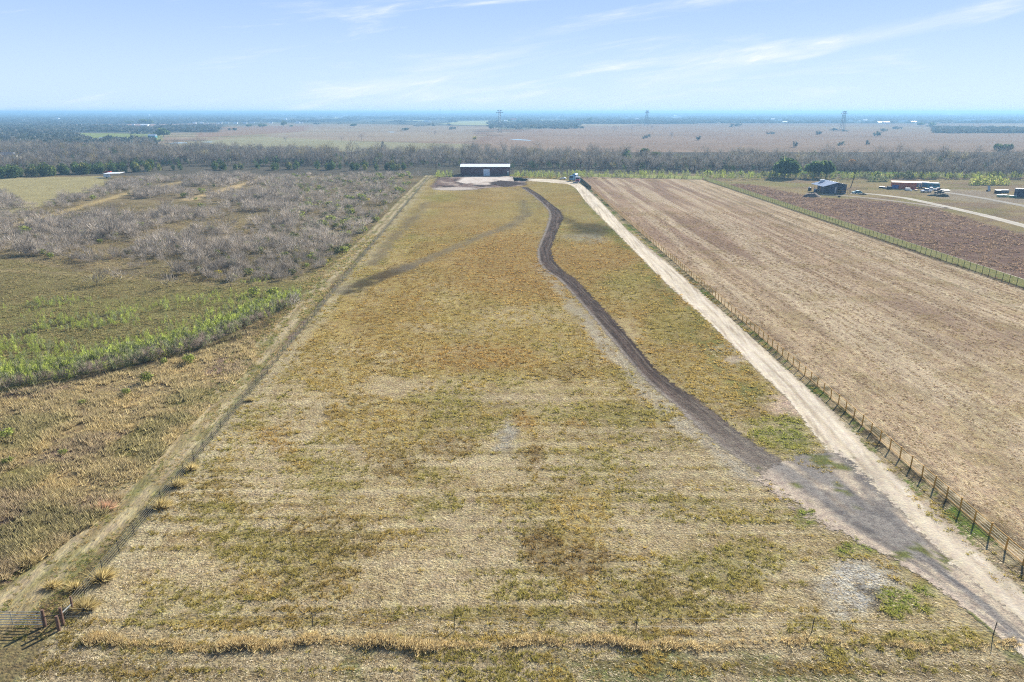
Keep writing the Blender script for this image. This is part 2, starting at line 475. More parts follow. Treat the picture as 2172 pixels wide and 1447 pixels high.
    c = np.where(bf[..., None], mixc(np.zeros_like(c) + pc(140, 114, 98), pc(158, 132, 112), sstep(.45, .65, fbm(X / 7, Y / 4, 125))), c)
    P([(1500,384),(1720,390),(1730,396),(1640,394),(1500,388)], (160,150,100), .8)
    P([(1940,398),(2080,404),(2172,424),(2172,436),(2000,424)], (176,160,136), .7)
    return c

BROWNF = [(1480,384),(1600,392),(1740,420),(1880,427),(2000,447),(2172,500),(2700,700),(2700,1200),(2172,640)]

# ------------------------------------------------------------------ the ground sheet
def build_ground():
    rows = [-3000., -600., -120., -20., 12., 26.]
    y = 33.0
    while y < 18000: rows.append(y); y *= 1.0105
    rows = np.array(rows)
    t = np.linspace(-1.5, 1.5, 381)
    ext = [1.6, 1.8, 2.2, 3, 4.5, 8, 16, 40]
    t = np.concatenate([-np.array(ext[::-1]), t, np.array(ext)])
    base = np.maximum(rows, 36.0)
    X = base[:, None] * t[None]; Y = np.repeat(rows[:, None], len(t), 1)
    X = np.clip(X, -25000, 25000)
    Z = terrain(X, Y)
    C = cover(X, Y)
    nr, nc = X.shape
    i = np.arange(nr * nc).reshape(nr, nc)
    Fq = np.stack([i[:-1, :-1], i[:-1, 1:], i[1:, 1:], i[1:, :-1]], -1).reshape(-1, 4)
    me = mesh_np('ground', np.stack([X, Y, Z], -1).reshape(-1, 3), Fq, C.reshape(-1, 3), smooth=True)
    tag(link('ground', me, groundmat('turf_and_soil', contrast=.5, bump=.9, fine=1.5)), kind='structure')

def terrain(X, Y):
    r = np.hypot(X, Y)
    a = fbm(X / 3500, Y / 3500, 201, 3)
    Z = sstep(4500, 13000, r) * (3 + 22 * a) * sstep(-.9, .5, -X / np.maximum(Y, 1) + .6)
    Z = Z + sstep(1500, 4000, r) * 8 * (fbm(X / 900, Y / 900, 203, 3) - .5)
    return Z

# ------------------------------------------------------------------ sheets on the ground
def ribbon(name, Lp, Rp, z, colfn, mat, nx=15, step=.9, fade=.22, endfade=0.0):
    """a road: left and right edges (metres), a soft ragged margin at both sides"""
    Lp, Rp = np.array(Lp), np.array(Rp)
    mid = (Lp + Rp) / 2
    s = np.concatenate([[0], np.cumsum(np.hypot(*np.diff(mid, axis=0).T))])
    n = max(8, int(s[-1] / step)); q = np.linspace(0, s[-1], n)
    def sm(a):
        r = np.interp(q, s, a); k = max(3, int(n / 40)) | 1
        pad = np.concatenate([np.full(k, r[0]), r, np.full(k, r[-1])])
        return np.convolve(pad, np.ones(k) / k, 'same')[k:-k]
    lx, ly, rx, ry = sm(Lp[:, 0]), sm(Lp[:, 1]), sm(Rp[:, 0]), sm(Rp[:, 1])
    u = np.linspace(-fade, 1 + fade, nx)
    X = lx[:, None] * (1 - u) + rx[:, None] * u; Y = ly[:, None] * (1 - u) + ry[:, None] * u
    e = np.minimum(sstep(-fade, fade, u), sstep(-fade, fade, 1 - u))[None] * np.ones_like(X)
    if endfade:
        e = e * np.minimum(sstep(0, endfade, q), sstep(0, endfade, s[-1] - q))[:, None]
    C = colfn(X, Y, u[None] * np.ones_like(X), q[:, None] * np.ones_like(X))
    i = np.arange(X.size).reshape(X.shape)
    Fq = np.stack([i[:-1, :-1], i[:-1, 1:], i[1:, 1:], i[1:, :-1]], -1).reshape(-1, 4)
    Vv = np.stack([X, Y, np.full(X.shape, z)], -1).reshape(-1, 3)
    me = mesh_np(name, Vv, Fq, C.reshape(-1, 3), e.ravel())
    return tag(link(name, me, mat), kind='structure')

def patch(name, pts, z, colfn, mat, step=1.0, soft=2.5):
    """an irregular area laid on the ground, ragged at its edge"""
    W = np.array([G(*p) for p in pts])
    x0, y0 = W.min(0) - soft; x1, y1 = W.max(0) + soft
    X, Y = np.meshgrid(np.arange(x0, x1 + step, step), np.arange(y0, y1 + step, step))
    ins = inpoly(X, Y, [tuple(w) for w in W])
    d = sdist(X, Y, [tuple(w) for w in W] + [tuple(W[0])])
    e = np.where(ins, .5 + .5 * sstep(0, soft, d), .5 - .5 * sstep(0, soft, d))
    C = colfn(X, Y, X * 0, Y * 0)
    i = np.arange(X.size).reshape(X.shape)
    Fq = np.stack([i[:-1, :-1], i[:-1, 1:], i[1:, 1:], i[1:, :-1]], -1).reshape(-1, 4)
    keep = e.ravel()[Fq].max(1) > 0.01
    me = mesh_np(name, np.stack([X, Y, np.full(X.shape, z)], -1).reshape(-1, 3), Fq[keep], C.reshape(-1, 3), e.ravel())
    return tag(link(name, me, mat), kind='structure')

def build_sheets():
    road = groundmat('packed_caliche', edge=True, fine=1.6, contrast=.2, bump=.25)
    soil = groundmat('turned_dark_soil', edge=True, fine=1.8, contrast=.5, bump=.7)
    pad = groundmat('caliche_yard', edge=True, fine=.8, contrast=.22, bump=.3)
    gravel = groundmat('grey_gravel', edge=True, fine=2.6, contrast=.45, bump=.35)
    # the drive
    Lp = [(2260,1475),(2172,1392),(2016,1262),(1945,1190),(1850,1080),(1790,1000),(1735,930),(1671,845),(1598,778),(1522,700),(1455,640),(1385,573),(1305,491),(1244,430),(1222,400),(1207,391),(1170,387.6),(1130,384.5),(1085,384)]
    Rp = [(2300,1365),(2172,1256),(2093,1182),(1973,1074),(1890,1000),(1822,930),(1738,845),(1660,778),(1577,700),(1508,640),(1434,573),(1333,491),(1276,430),(1240,396),(1225,387),(1190,381.5),(1140,379.5),(1110,378),(1085,376)]
    def droad(X, Y, u, q):
        c = np.zeros(X.shape + (3,)) + pc(246, 228, 196, 1.1)
        uu = u * 8 + .6 * (fbm(X / 3, Y / 3, 300) - .5); n = fbm(uu, q / 10, 301, 5); ny = sstep(75, 140, Y)
        c = mixc(c, pc(222, 204, 174), (1 - ny) * .5)
        c = mixc(c, pc(186, 164, 138), sstep(.5, .66, n) * .6)
        c = mixc(c, pc(250, 236, 212, 1.1), sstep(.5, .66, fbm(uu * 1.6, q / 12, 303, 5)) * .7)
        c = mixc(c, pc(160, 140, 116), sstep(.56, .7, fbm(uu * 3.5, q / 8, 305, 4)) * .5)
        for k in (.32, .7):
            c = mixc(c, pc(236, 220, 194), (1 - sstep(.06, .13, np.abs(u - k + .03 * np.sin(q / 17)))) * .5)
        c = mixc(c, pc(176, 158, 132), (1 - sstep(.05, .11, np.abs(u - .5))) * .35)
        c = mixc(c, pc(168, 150, 126), sstep(.8, 1.05, u) * .5)
        return c
    ribbon('driveway', [G(*p) for p in Lp], [G(*p) for p in Rp], .03, droad, road, nx=17)
    # the curving earth track
    Lt = [(1098,396),(1109,400),(1130,414),(1151,432),(1164,447),(1166,460),(1159,484),(1140,529),(1141.5,556),(1158,575),(1187,593),(1245,658),(1299,722),(1352,787),(1395,830),(1440,866),(1500,926),(1570,975),(1618,1012),(1680,1062),(1740,1105)]
    Rt = [(1112,394),(1121,399),(1146,414),(1168,432),(1188,447),(1195,460),(1185,484),(1167,529),(1176,556),(1194,575),(1222,593),(1283,658),(1340,722),(1392,787),(1428,815),(1497,861),(1577,926),(1638,967),(1712,1008),(1780,1056),(1840,1100)]
    def dtrack(X, Y, u, q):
        c = np.zeros(X.shape + (3,)) + pc(96, 84, 75)
        uu = u * 7 + .5 * (fbm(X / 3, Y / 3, 310) - .5); n = fbm(uu * 1.4, q / 8, 311, 5)
        c = mixc(c, pc(124, 106, 94), sstep(.5, .64, n) * .8)
        c = mixc(c, pc(72, 62, 56), sstep(.5, .66, fbm(uu * 1.8, q / 6, 313, 5)) * .6)
        for k in (.28, .45, .62): c = mixc(c, pc(142, 124, 110), (1 - sstep(.02, .06, np.abs(u - k + .03 * np.sin(q / 11 + k * 9)))) * .55 * sstep(.35, .6, fbm(q / 7, k * 9 + q * 0, 317)))
        c = mixc(c, pc(180, 166, 150), (1 - sstep(.06, .24, u)) * .8)
        c = mixc(c, pc(160, 146, 128), (1 - sstep(.03, .07, np.abs(u - .78))) * .5 * sstep(.4, .6, fbm(X / 3, Y / 12, 315)))
        c = mixc(c, pc(164, 152, 136), (1 - sstep(62, 110, Y)) * .7)
        return c
    ribbon('dirt_track', [G(*p) for p in Lt], [G(*p) for p in Rt], .02, dtrack, soil, nx=25, fade=.36, endfade=12)
    # grey gravel where the track meets the drive
    La = [(1560,975),(1600,1006),(1660,1052),(1720,1094),(1800,1140),(1900,1188),(2016,1266),(2110,1345),(2200,1425)]
    Ra = [(1700,950),(1760,955),(1805,985),(1870,1050),(1930,1110),(2020,1195),(2110,1272),(2172,1325),(2270,1400)]
    def grv(X, Y, u, q):
        c = np.zeros(X.shape + (3,)) + pc(162, 153, 142)
        ang = X * .74 + Y * .67; acr = X * .67 - Y * .74
        uu = u * 9 + .8 * (fbm(X / 3, Y / 3, 320) - .5)
        c = mixc(c, pc(216, 196, 168), sstep(.44, .62, fbm(uu, q / 9, 321, 5)) * .85)
        c = mixc(c, pc(122, 117, 114), sstep(.48, .64, fbm(uu * 1.3, q / 7, 323, 5)) * .6)
        c = mixc(c, pc(96, 92, 92), sstep(.56, .68, fbm(uu * 3, q / 6, 324, 4)) * .5)
        c = mixc(c, pc(224, 202, 176), (1 - sstep(.1, .3, u)) * .75)
        c = mixc(c, pc(118, 122, 62), sstep(.66, .72, fbm(X / 1.6, Y / 2.2, 325)) * .9)
        return c
    ribbon('gravel_apron', [G(*p) for p in La], [G(*p) for p in Ra], .045, grv, gravel, nx=25, step=.6, fade=.3, endfade=5)
    # two track path along the wire fence
    ctr = [(912,372),(880,403),(845,440),(800,490),(745,545),(700,590),(655,640),(610,690),(560,745),(505,815),(450,885),(390,950),(330,1015),(280,1066),(225,1122),(170,1175),(115,1222),(60,1268),(0,1312),(-120,1400)]
    W = [G(*p) for p in ctr]
    def two(X, Y, u, q):
        c = np.zeros(X.shape + (3,)) + pc(160, 144, 104)
        c = mixc(c, pc(128, 126, 78), sstep(.48, .62, fbm(X / 2, Y / 5, 331)) * .7)
        for k in (.24, .72):
            c = mixc(c, pc(196, 178, 140), (1 - sstep(.06, .22, np.abs(u - k + .06 * (fbm(q / 9, q * 0, 333) - .5)))) * sstep(.3, .5, fbm(X / 2, Y / 6, 335)) * .85)
        return c
    ribbon('path', [(x - 3.0, y) for x, y in W], [(x + 2.0, y) for x, y in W], .02, two, groundmat('worn_grass', edge=True, fine=1.3, contrast=.35, bump=.6, stretch=(1.2, .4)), nx=21)
    # the yard in front of the barn
    patch('dirt_yard', [(935,371),(980,373),(1084,374),(1112,383),(1115,393),(1088,396),(1040,398),(990,404),(935,403),(914,397),(925,384)], .012,
          lambda X, Y, u, q: mixc(mixc(np.zeros(X.shape + (3,)) + pc(140, 118, 106), pc(98, 86, 80), sstep(.45, .6, fbm(X / 5, Y / 14, 341))), pc(196, 176, 156), sstep(.54, .66, fbm(X / 4, Y / 10, 343)) * .7), soil, 1.2, 3)
    patch('gravel_yard', [(985,375),(1086,374.5),(1120,380),(1118,385),(1075,385),(1055,388),(1035,392),(1010,392),(1000,388),(990,390),(970,386)], .03,
          lambda X, Y, u, q: mixc(np.zeros(X.shape + (3,)) + pc(236, 220, 202), pc(200, 182, 164), sstep(.45, .6, fbm(X / 5, Y / 12, 345)) * .7), pad, 1.2, 3)
    patch('gravel_strip', [(920,399),(960,397),(1000,398),(1010,402),(965,404),(925,403)], .03,
          lambda X, Y, u, q: np.zeros(X.shape + (3,)) + pc(206, 190, 172), pad, 1.0, 4.5)
    patch('spoil_patch', [(1038,388),(1062,383),(1095,386),(1100,391),(1075,396),(1052,393)], .045,
          lambda X, Y, u, q: np.zeros(X.shape + (3,)) + pc(92, 80, 74), soil, 1.0, 3)
    # mown field right of the pole fence
    def mown(X, Y, u, q):
        c = np.zeros(X.shape + (3,)) + pc(214, 188, 150)
        far = sstep(130, 240, Y)
        c = mixc(c, pc(188, 158, 130), far * (1 - sstep(90, 118, X + (fbm(X / 9, Y / 40, 357) - .5) * 20)) * .75)
        dk = sstep(.40, .62, fbm(X / 22, Y / 60, 351)) * sstep(108, 124, Y + (fbm(X / 8, Y / 8, 359) - .5) * 12)
        c = mixc(c, pc(168, 140, 118), dk * (1 - sstep(88, 112, X)) * .65)
        ln = vn(X / .9, Y / 55, 353); l2 = vn(X / 2.3, Y / 90, 355)
        c = mixc(c, pc(126, 104, 84), sstep(.58, .8, ln) * .35 * sstep(90, 130, Y))
        c = mixc(c, pc(228, 206, 170), sstep(.5, .75, l2) * .6)
        c = mixc(c, pc(150, 124, 98), sstep(.5, .8, np.sin(X * 4.2 + 2.5 * fbm(X / 6, Y / 30, 371)) * .5 + .5) * .3)
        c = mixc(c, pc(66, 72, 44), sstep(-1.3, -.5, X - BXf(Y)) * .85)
        c = mixc(c, pc(140, 130, 98), (1 - sstep(.4, 1.0, np.abs(X - 107 - 2 * np.sin(Y / 60)))) * .4 * sstep(90, 140, Y))
        c = mixc(c, pc(156, 138, 96), sstep(.5, .66, fbm(X / 5, Y / 4, 361)) * (1 - sstep(110, 140, Y)) * .3)
        c = mixc(c, pc(160, 140, 78), sstep(.60, .70, fbm(X / 7, Y / 7, 363)) * .25)
        c = mixc(c, pc(74, 64, 50), sstep(.50, .60, fbm(X / 1.7, Y / 2.0, 365)) * (1 - sstep(1.2, 3.2, X - RXf(Y))) * (1 - sstep(150, 260, Y)) * .95)
        return c
    rows = [-40., 0.]; y = 30.
    while y < 451: rows.append(y); y += max(.6, y * .006)
    rows = np.array(rows + [452.])
    u = np.linspace(0, 1, 95)
    X = RXf(rows)[:, None] * (1 - u) + BXf(rows)[:, None] * u
    Y = rows[:, None] * (1 + np.clip(rows[:, None] / 452, 0, 1) ** 4 * (YBf(X) / 452 - 1))
    i = np.arange(X.size).reshape(X.shape)
    Fq = np.stack([i[:-1, :-1], i[:-1, 1:], i[1:, 1:], i[1:, :-1]], -1).reshape(-1, 4)
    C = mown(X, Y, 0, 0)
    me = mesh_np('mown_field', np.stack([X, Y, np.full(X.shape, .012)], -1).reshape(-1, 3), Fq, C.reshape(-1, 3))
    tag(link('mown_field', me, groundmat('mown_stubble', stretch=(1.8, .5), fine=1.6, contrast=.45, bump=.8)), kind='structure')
    # lanes of the homestead on the right
    lane = groundmat('white_lane', edge=True, fine=.8, contrast=.14, bump=.2)
    def lanec(col): return lambda X, Y, u, q: mixc(np.zeros(X.shape + (3,)) + pc(*col), pc(col[0]-36, col[1]-38, col[2]-40), (1 - sstep(.06, .2, np.abs(u - .5))) * .4)
    for pts, hw, col in (([(1800,410.5),(1850,411.5),(1920,420),(2000,437),(2090,457.5),(2172,479),(2320,520)], 2.3, (232,220,198)),
                         ([(1740,413),(1800,416),(1850,421),(1950,433),(2010,442)], 1.8, (200,184,164)),
                         ([(1990,406),(2040,413),(2100,423),(2172,437),(2300,462)], 2.0, (206,196,178))):
        Wp = np.array([G(*p) for p in pts]); t = np.gradient(Wp, axis=0); t /= np.hypot(*t.T)[:, None]
        nrm = np.stack([-t[:, 1], t[:, 0]], 1)
        ribbon('farm_lane', Wp + nrm * hw, Wp - nrm * hw, .02, lanec(col), lane, nx=11, step=2.0)
    # stock ponds out on the plain
    m, nt, N, L = newmat('pond_water')
    out = node(N, 'ShaderNodeOutputMaterial'); p = node(N, 'ShaderNodeBsdfPrincipled', i_Roughness=.05)
    p.inputs['Base Color'].default_value = (.02, .03, .035, 1); n = node(N, 'ShaderNodeTexNoise', i_Scale=.6)
    b = node(N, 'ShaderNodeBump', i_Strength=.05); L.new(n.outputs['Fac'], b.inputs['Height']); L.new(b.outputs['Normal'], p.inputs['Normal'])
    L.new(p.outputs[0], out.inputs['Surface'])
    for pts in ([(348,303.6),(372,302.4),(396,302.4),(400,304),(376,304.8),(352,305)], [(428,301.5),(446,300.6),(456,301.6),(440,302.6)],
                [(818,280),(830,279.5),(842,280.2),(832,281.2)], [(1076,295),(1100,295.4),(1128,297.6),(1124,298.8),(1096,297.4)]):
        mb = MB(); W2 = [(*G(*q), .1) for q in pts]; W3 = [(x, y, -.3) for x, y, z in W2]
        k = len(W2); mb.add(W2 + W3, [tuple(range(k)), tuple(range(2*k-1, k-1, -1))] + [(j, (j+1) % k, k + (j+1) % k, k + j) for j in range(k)])
        tag(mb.build('pond', m), kind='structure')
# ------------------------------------------------------------------ plants
VGAIN = 1.45
# far buildings: each stands in a clearing of its own
REST = [(138,246),(242,247),(285,246),(312,247),(440,243),(380,243),(372,254),(440,262),(413,262),(428,262),(462,263),(468,262),(482,262),(500,263),(520,263),(535,262),(575,262),(605,254),(625,251),(632,262),(640,262),(650,252),(672,251),(680,252),(710,250),(722,250),(905,259),(912,259),(925,254),(730,244),(600,243),
        (1440,249),(1432,248),(1600,254),(1626,253),(1640,255),(1655,256),(1690,257),(1698,256),(1759,260),(1795,256),(1804,257),(1822,258),(1835,257),(1852,256),(1905,258),(1918,258),(2020,256),(2035,257),(2050,256),(2065,255),(2085,254),(2100,254),(2155,255),(2160,256),(2010,243),(2030,244),(1330,252),(1350,254),(1180,250)]
CLEAR = [(14,338,26),(34,337,14),(324,292,18),(215,297,10),(254,295,9),(1089,257,10),(1072,258,7),(1203,251,8),(1866,262,9),(1879,262.5,10),(1937,261,8),(1664,261.5,8),(1901,246,7),(308,267,14),(283,267,6),(122,255,8),(42,244,8),(98,246,12),(50,257,6),(347,291,20),(310,266,22),(275,265,12)]
def unit(a): return a / np.maximum(np.linalg.norm(a, axis=-1, keepdims=True), 1e-9)

def blades(P, D, Ln, Wd):
    """one slim triangle per twig or blade"""
    n = len(P); D = unit(D)
    q = unit(np.cross(D, R.normal(size=(n, 3))))
    a = P - q * Wd[:, None] / 2; b = P + q * Wd[:, None] / 2; c = P + D * Ln[:, None]
    return np.stack([a, b, c], 1).reshape(-1, 3), np.arange(n * 3).reshape(-1, 3)

def colr(cols, n, per, jit=.2):
    cols = np.array([pc(*c) for c in cols]) * VGAIN
    c = cols[R.integers(0, len(cols), n)] * (1 + R.uniform(-jit, jit, (n, 1)))
    return np.repeat(c, per, 0)

def bare_crown(n, rad, z0, z1, ln, wd, cols, up=.5):
    """leafless crown: twigs spraying up and out from the limbs"""
    lob = R.uniform(-.55, .55, (5, 2)) * rad
    k = R.integers(0, 5, n)
    r = rad * .62 * R.uniform(.1, 1, n) ** .5; th = R.uniform(0, 2*PI, n); ph = np.arccos(R.uniform(-.75, 1, n))
    P = np.stack([lob[k, 0] + r * np.sin(ph) * np.cos(th), lob[k, 1] + r * np.sin(ph) * np.sin(th), r / rad / .62 * np.cos(ph)], 1)
    zc = (z0 + z1) / 2 + R.uniform(-.15, .25, 5)[k] * (z1 - z0)
    D = np.stack([P[:, 0], P[:, 1], P[:, 2] * rad * .5], 1) + R.normal(size=(n, 3)) * rad * .3; D[:, 2] += up * rad
    P[:, 2] = zc + P[:, 2] * (z1 - z0) * .42
    V, T = blades(P, D, ln * R.uniform(.5, 1.4, n), wd * R.uniform(.6, 1.3, n))
    V[:, 2] = np.maximum(V[:, 2], .05)
    return V, T, colr(cols, n, 3)

def limbs(h, rad, n, tr, cols):
    """trunk and limbs as tapered three-sided prisms"""
    segs = [((0, 0, -.2), (R.uniform(-.2, .2), R.uniform(-.2, .2), h * .38), tr, tr * .7)]
    b = segs[0][1]
    for i in range(n):
        a = 2*PI*i/n + R.uniform(-.4, .4); rr = rad * R.uniform(.45, .9)
        m = (b[0] + math.cos(a) * rr * .5, b[1] + math.sin(a) * rr * .5, h * R.uniform(.5, .68))
        e = (b[0] + math.cos(a) * rr, b[1] + math.sin(a) * rr, h * R.uniform(.72, .98))
        segs += [(b, m, tr * .6, tr * .36), (m, e, tr * .36, tr * .08)]
    Vs, Ts = [], []
    for a, c, r1, r2 in segs:
        a, c = np.array(a), np.array(c); d = unit(c - a); u = unit(np.cross(d, (.3, .8, .1))); w = np.cross(d, u)
        o = sum(len(v) for v in Vs)
        Vs.append(np.array([p + (u * math.cos(2*PI*j/3) + w * math.sin(2*PI*j/3)) * q for p, q in ((a, r1), (c, r2)) for j in range(3)]))
        for j in range(3):
            k = (j + 1) % 3; Ts += [(o+j, o+k, o+3+k), (o+j, o+3+k, o+3+j)]
    V = np.concatenate(Vs)
    return V, np.array(Ts), colr(cols, 1, len(V), .1)

def leafy(n, lobes, size, cols, flat=.75):
    """leaf clumps through the crown's volume, thicker towards its skin; lobes = (x, y, z, r)"""
    lobes = np.array(lobes, float); pr = lobes[:, 3] ** 2; k = R.choice(len(lobes), n, p=pr / pr.sum())
    d = unit(R.normal(size=(n, 3))); rr = R.uniform(.35, 1.06, n) ** .55
    P = lobes[k, :3] + d * (lobes[k, 3] * rr)[:, None] * np.array([1, 1, flat])
    P[:, 2] = np.maximum(P[:, 2], .1)
    u = unit(np.cross(d + R.normal(size=(n, 3)) * .6, R.normal(size=(n, 3)))); w = unit(np.cross(u, R.normal(size=(n, 3))))
    s = size * R.uniform(.5, 1.5, n)[:, None]
    V = np.stack([P - u * s * .6 - w * s * .4, P + u * s * .6 - w * s * .35, P + w * s * .75 + u * s * .1], 1).reshape(-1, 3)
    # clump-wise tone
    tone = .55 + .9 * vn(P[:, 0] / (size * 2.2) + 31, P[:, 1] / (size * 2.2) + P[:, 2] / (size * 1.6), 7)
    C = colr(cols, n, 3, .25) * np.repeat(tone, 3)[:, None]
    return V, np.arange(3 * n).reshape(-1, 3), C

def cat(*parts):
    Vs, Ts, Cs, o = [], [], [], 0
    for V, T, C in parts:
        Vs.append(V); Ts.append(T + o); Cs.append(C); o += len(V)
    return np.concatenate(Vs), np.concatenate(Ts), np.concatenate(Cs)

GREYTWIG = [(112,106,98),(128,122,112),(94,90,82),(120,108,94),(142,136,124)]
SCRUBTWIG = [(144,134,122),(166,156,144),(116,108,98),(152,138,120),(184,174,160),(128,118,100)]
BARK = [(96,86,80),(110,98,90)]
DKGREEN = [(80,102,60),(98,116,68),(64,84,54),(114,126,76)]

def build_plants():
    VEG, TWIG, LEAF = veg('grass_blades', .5, .12), veg('bare_twigs', .3, .3), veg('leaves', .42, .22)
    # ============ grass
    def tuft(nb, h, w, spread, lean=(0, 0)):
        a = R.uniform(0, 2*PI, nb)
        P = np.stack([np.cos(a) * spread * .4 * R.uniform(0, 1, nb), np.sin(a) * spread * .4 * R.uniform(0, 1, nb), np.full(nb, -.01)], 1)
        D = np.stack([np.cos(a) * spread + lean[0], np.sin(a) * spread + lean[1], np.full(nb, h)], 1)
        V, T = blades(P, D, np.hypot(h, spread) * R.uniform(.6, 1.2, nb), np.full(nb, w) * R.uniform(.7, 1.3, nb))
        return V, T, np.repeat(1 + R.uniform(-.22, .22, (nb, 1)), 3, 0) * np.ones((1, 3))
    vs = [tuft(15, .17, .045, .17, (.04, -.03)) for _ in range(6)]
    vp = [tuft(5, .06, .04, .2) for _ in range(6)]
    n = 250000
    Y = 38 * np.exp(R.uniform(0, 1, n) * math.log(260 / 38.)); X = R.uniform(-1, 1, n) * .82 * (Y + 14)
    c, d = cover(X, Y, True)
    cl = sstep(.40, .56, fbm(X / .9, Y / .9, 401, 2))
    inM = (X > fence_x(Y) + .2) & (X < RXf(Y) - 1)
    drv = np.array([G(*p) for p in [(2260,1420),(2094,1285),(1850,1030),(1704,845),(1550,700),(1410,573),(1319,491),(1260,430)]])
    trk = np.array([G(*p) for p in [(1160,447),(1180,460),(1172,484),(1154,529),(1159,556),(1204,593),(1264,658),(1320,722),(1372,787),(1412,820),(1466,864),(1538,926),(1610,968),(1720,1030),(1860,1120),(2020,1230),(2172,1360)]])
    ok = inM & (R.uniform(0, 1, n) < sstep(.15, .75, d) * (.15 + .85 * cl)) & (sdist(X, Y, [tuple(p) for p in drv]) > 2.7) & (sdist(X, Y, [tuple(p) for p in trk]) > np.where(Y < 75, 3.2, 2.4))
    X, Y, c = X[ok], Y[ok], c[ok]; n = len(X)
    sz = R.uniform(.5, 1.2, n) * np.where(R.uniform(0, 1, n) < .22, 1.8, 1.0) * np.clip(Y / 75, .9, 2.3)
    tint = c * 1.7 * (1 + R.uniform(-.2, .25, (n, 1)))
    G1 = merge(vs, R.integers(0, 6, n), np.stack([X, Y, X * 0], 1), R.uniform(-.7, .7, n), sz, sz * np.clip(95 / Y, .55, 1.0), tint)
    n = 60000   # clods and straw left on the mown field
    Y = 44 * np.exp(R.uniform(0, 1, n) * math.log(300 / 44.)); X = R.uniform(46, 122, n)
    ok = (X > RXf(Y) + .8) & (X < .80 * (Y + 14)) & (R.uniform(0, 1, n) < .25 + .75 * sstep(.46, .6, vn(X / .9, Y / 14, 403))); X, Y = X[ok], Y[ok]; n = len(X)
    pal = np.array([pc(150,124,98), pc(128,104,84), pc(176,150,112), pc(150,134,84)])
    sz = R.uniform(.5, 1.2, n) * np.clip(Y / 90, .8, 2.2)
    G2 = merge(vs, R.integers(0, 6, n), np.stack([X, Y, X * 0], 1), R.uniform(-.7, .7, n), sz, sz * np.clip(70 / Y, .35, .8), pal[R.integers(0, 4, n)] * 1.35)
    n = 110000  # pale cut straw lying between the tufts
    Y = 38 * np.exp(R.uniform(0, 1, n) * math.log(120 / 38.)); X = R.uniform(-1, 1, n) * .82 * (Y + 14)
    ok = (X > fence_x(Y) + .3) & (X < RXf(Y) - 1) & (sdist(X, Y, [tuple(p) for p in drv]) > 3.0) & (sdist(X, Y, [tuple(p) for p in trk]) > np.where(Y < 75, 3.4, 2.6))
    ok &= R.uniform(0, 1, n) < 1 - .75 * sstep(.3, .8, cover(X, Y, True)[1])
    ok |= (X > RXf(Y) + 1) & (R.uniform(0, 1, n) < .5)
    X, Y = X[ok], Y[ok]; n = len(X); pal = np.array([pc(210,196,162), pc(192,174,138), pc(152,136,106), pc(222,210,182), pc(126,112,84)])
    G3 = merge(vp, R.integers(0, 6, n), np.stack([X, Y, X * 0], 1), R.uniform(0, 6, n), R.uniform(.7, 1.6, n), None, pal[R.integers(0, 5, n)] * 1.75)
    V, T, C = cat(G1, G2, G3)
    tag(link('grass', mesh_np('grass', V, T, C), VEG), kind='stuff')
    print('grass tris', len(T))
    # tall dry grass in the corner left of the path, red brown weeds right of the mesh fence
    vt = [tuft(10, .55, .08, .34, (.22, .02)) for _ in range(6)]
    n = 60000
    Y = 40 * np.exp(R.uniform(0, 1, n) * math.log(130 / 40.)); X = -R.uniform(.42, 1.0, n) * .82 * (Y + 14)
    px, py = proj(X, Y)
    tg = inpoly(px, py, [(-900,1030),(-20,838),(200,806),(420,750),(640,642),(665,655),(520,795),(380,925),(235,1085),(0,1250),(-900,1850)])
    den = sstep(.32, .55, fbm(X / 3.2, Y / 3.2, 411, 3))
    ok = tg & (R.uniform(0, 1, n) < .12 + .88 * den)
    X, Y = X[ok], Y[ok]; n = len(X); c = cover(X, Y)
    sz = R.uniform(.5, 1.25, n) * (.55 + .7 * fbm(X / 2.5, Y / 2.5, 413, 3)) * 1.25
    pal = np.array([pc(182,168,126), pc(154,144,110), pc(138,128,106), pc(198,184,138), pc(142,136,96)])
    tint = (.45 * c + .55 * pal[R.integers(0, 5, n)]) * 1.9
    V1 = merge(vt, R.integers(0, 6, n), np.stack([X, Y, X * 0], 1), R.uniform(-.6, .6, n), sz, None, tint * (1 + R.uniform(-.2, .2, (n, 1))))
    n = 60000
    X = R.uniform(BX + .8, 330, n); Y = R.uniform(120, YB - 10, n); px, py = proj(X, Y)
    ok = inpoly(px, py, BROWNF) & (px < 2350) & (R.uniform(0, 1, n) < sstep(.36, .6, fbm(X / 5, Y / 3, 415, 3)) + .1)
    X, Y = X[ok], Y[ok]; n = len(X)
    pal = np.array([pc(150,126,102), pc(134,112,90), pc(170,146,118), pc(118,100,84)])
    V2 = merge(vt, R.integers(0, 6, n), np.stack([X, Y, X * 0], 1), R.uniform(0, 6, n), R.uniform(1.1, 2.2, n), R.uniform(.7, 1.2, n), pal[R.integers(0, 4, n)] * 1.4)
    # the ragged fringe along the near fence and the mesh fence
    x = R.uniform(-34, 40, 6500); y = 45.6 + R.normal(0, .3, 6500) + .35 * np.sin(x / 3) + .2 * np.sin(x * 1.1)
    hgt = (.3 + .7 * sstep(.40, .66, fbm(x / 2.2, x * 0, 417, 3))) * np.where(x < 8, 1.0, np.where(x < 18, .75, .35)) * np.where((x > -2) & (x < 8), .5, 1)
    ok = R.uniform(0, 1, 6500) < hgt * 1.2; x, y, hgt = x[ok], y[ok], hgt[ok]; n = len(x)
    pal = np.array([pc(200,178,128), pc(180,158,114), pc(152,138,108), pc(212,194,146)]) * 1.7
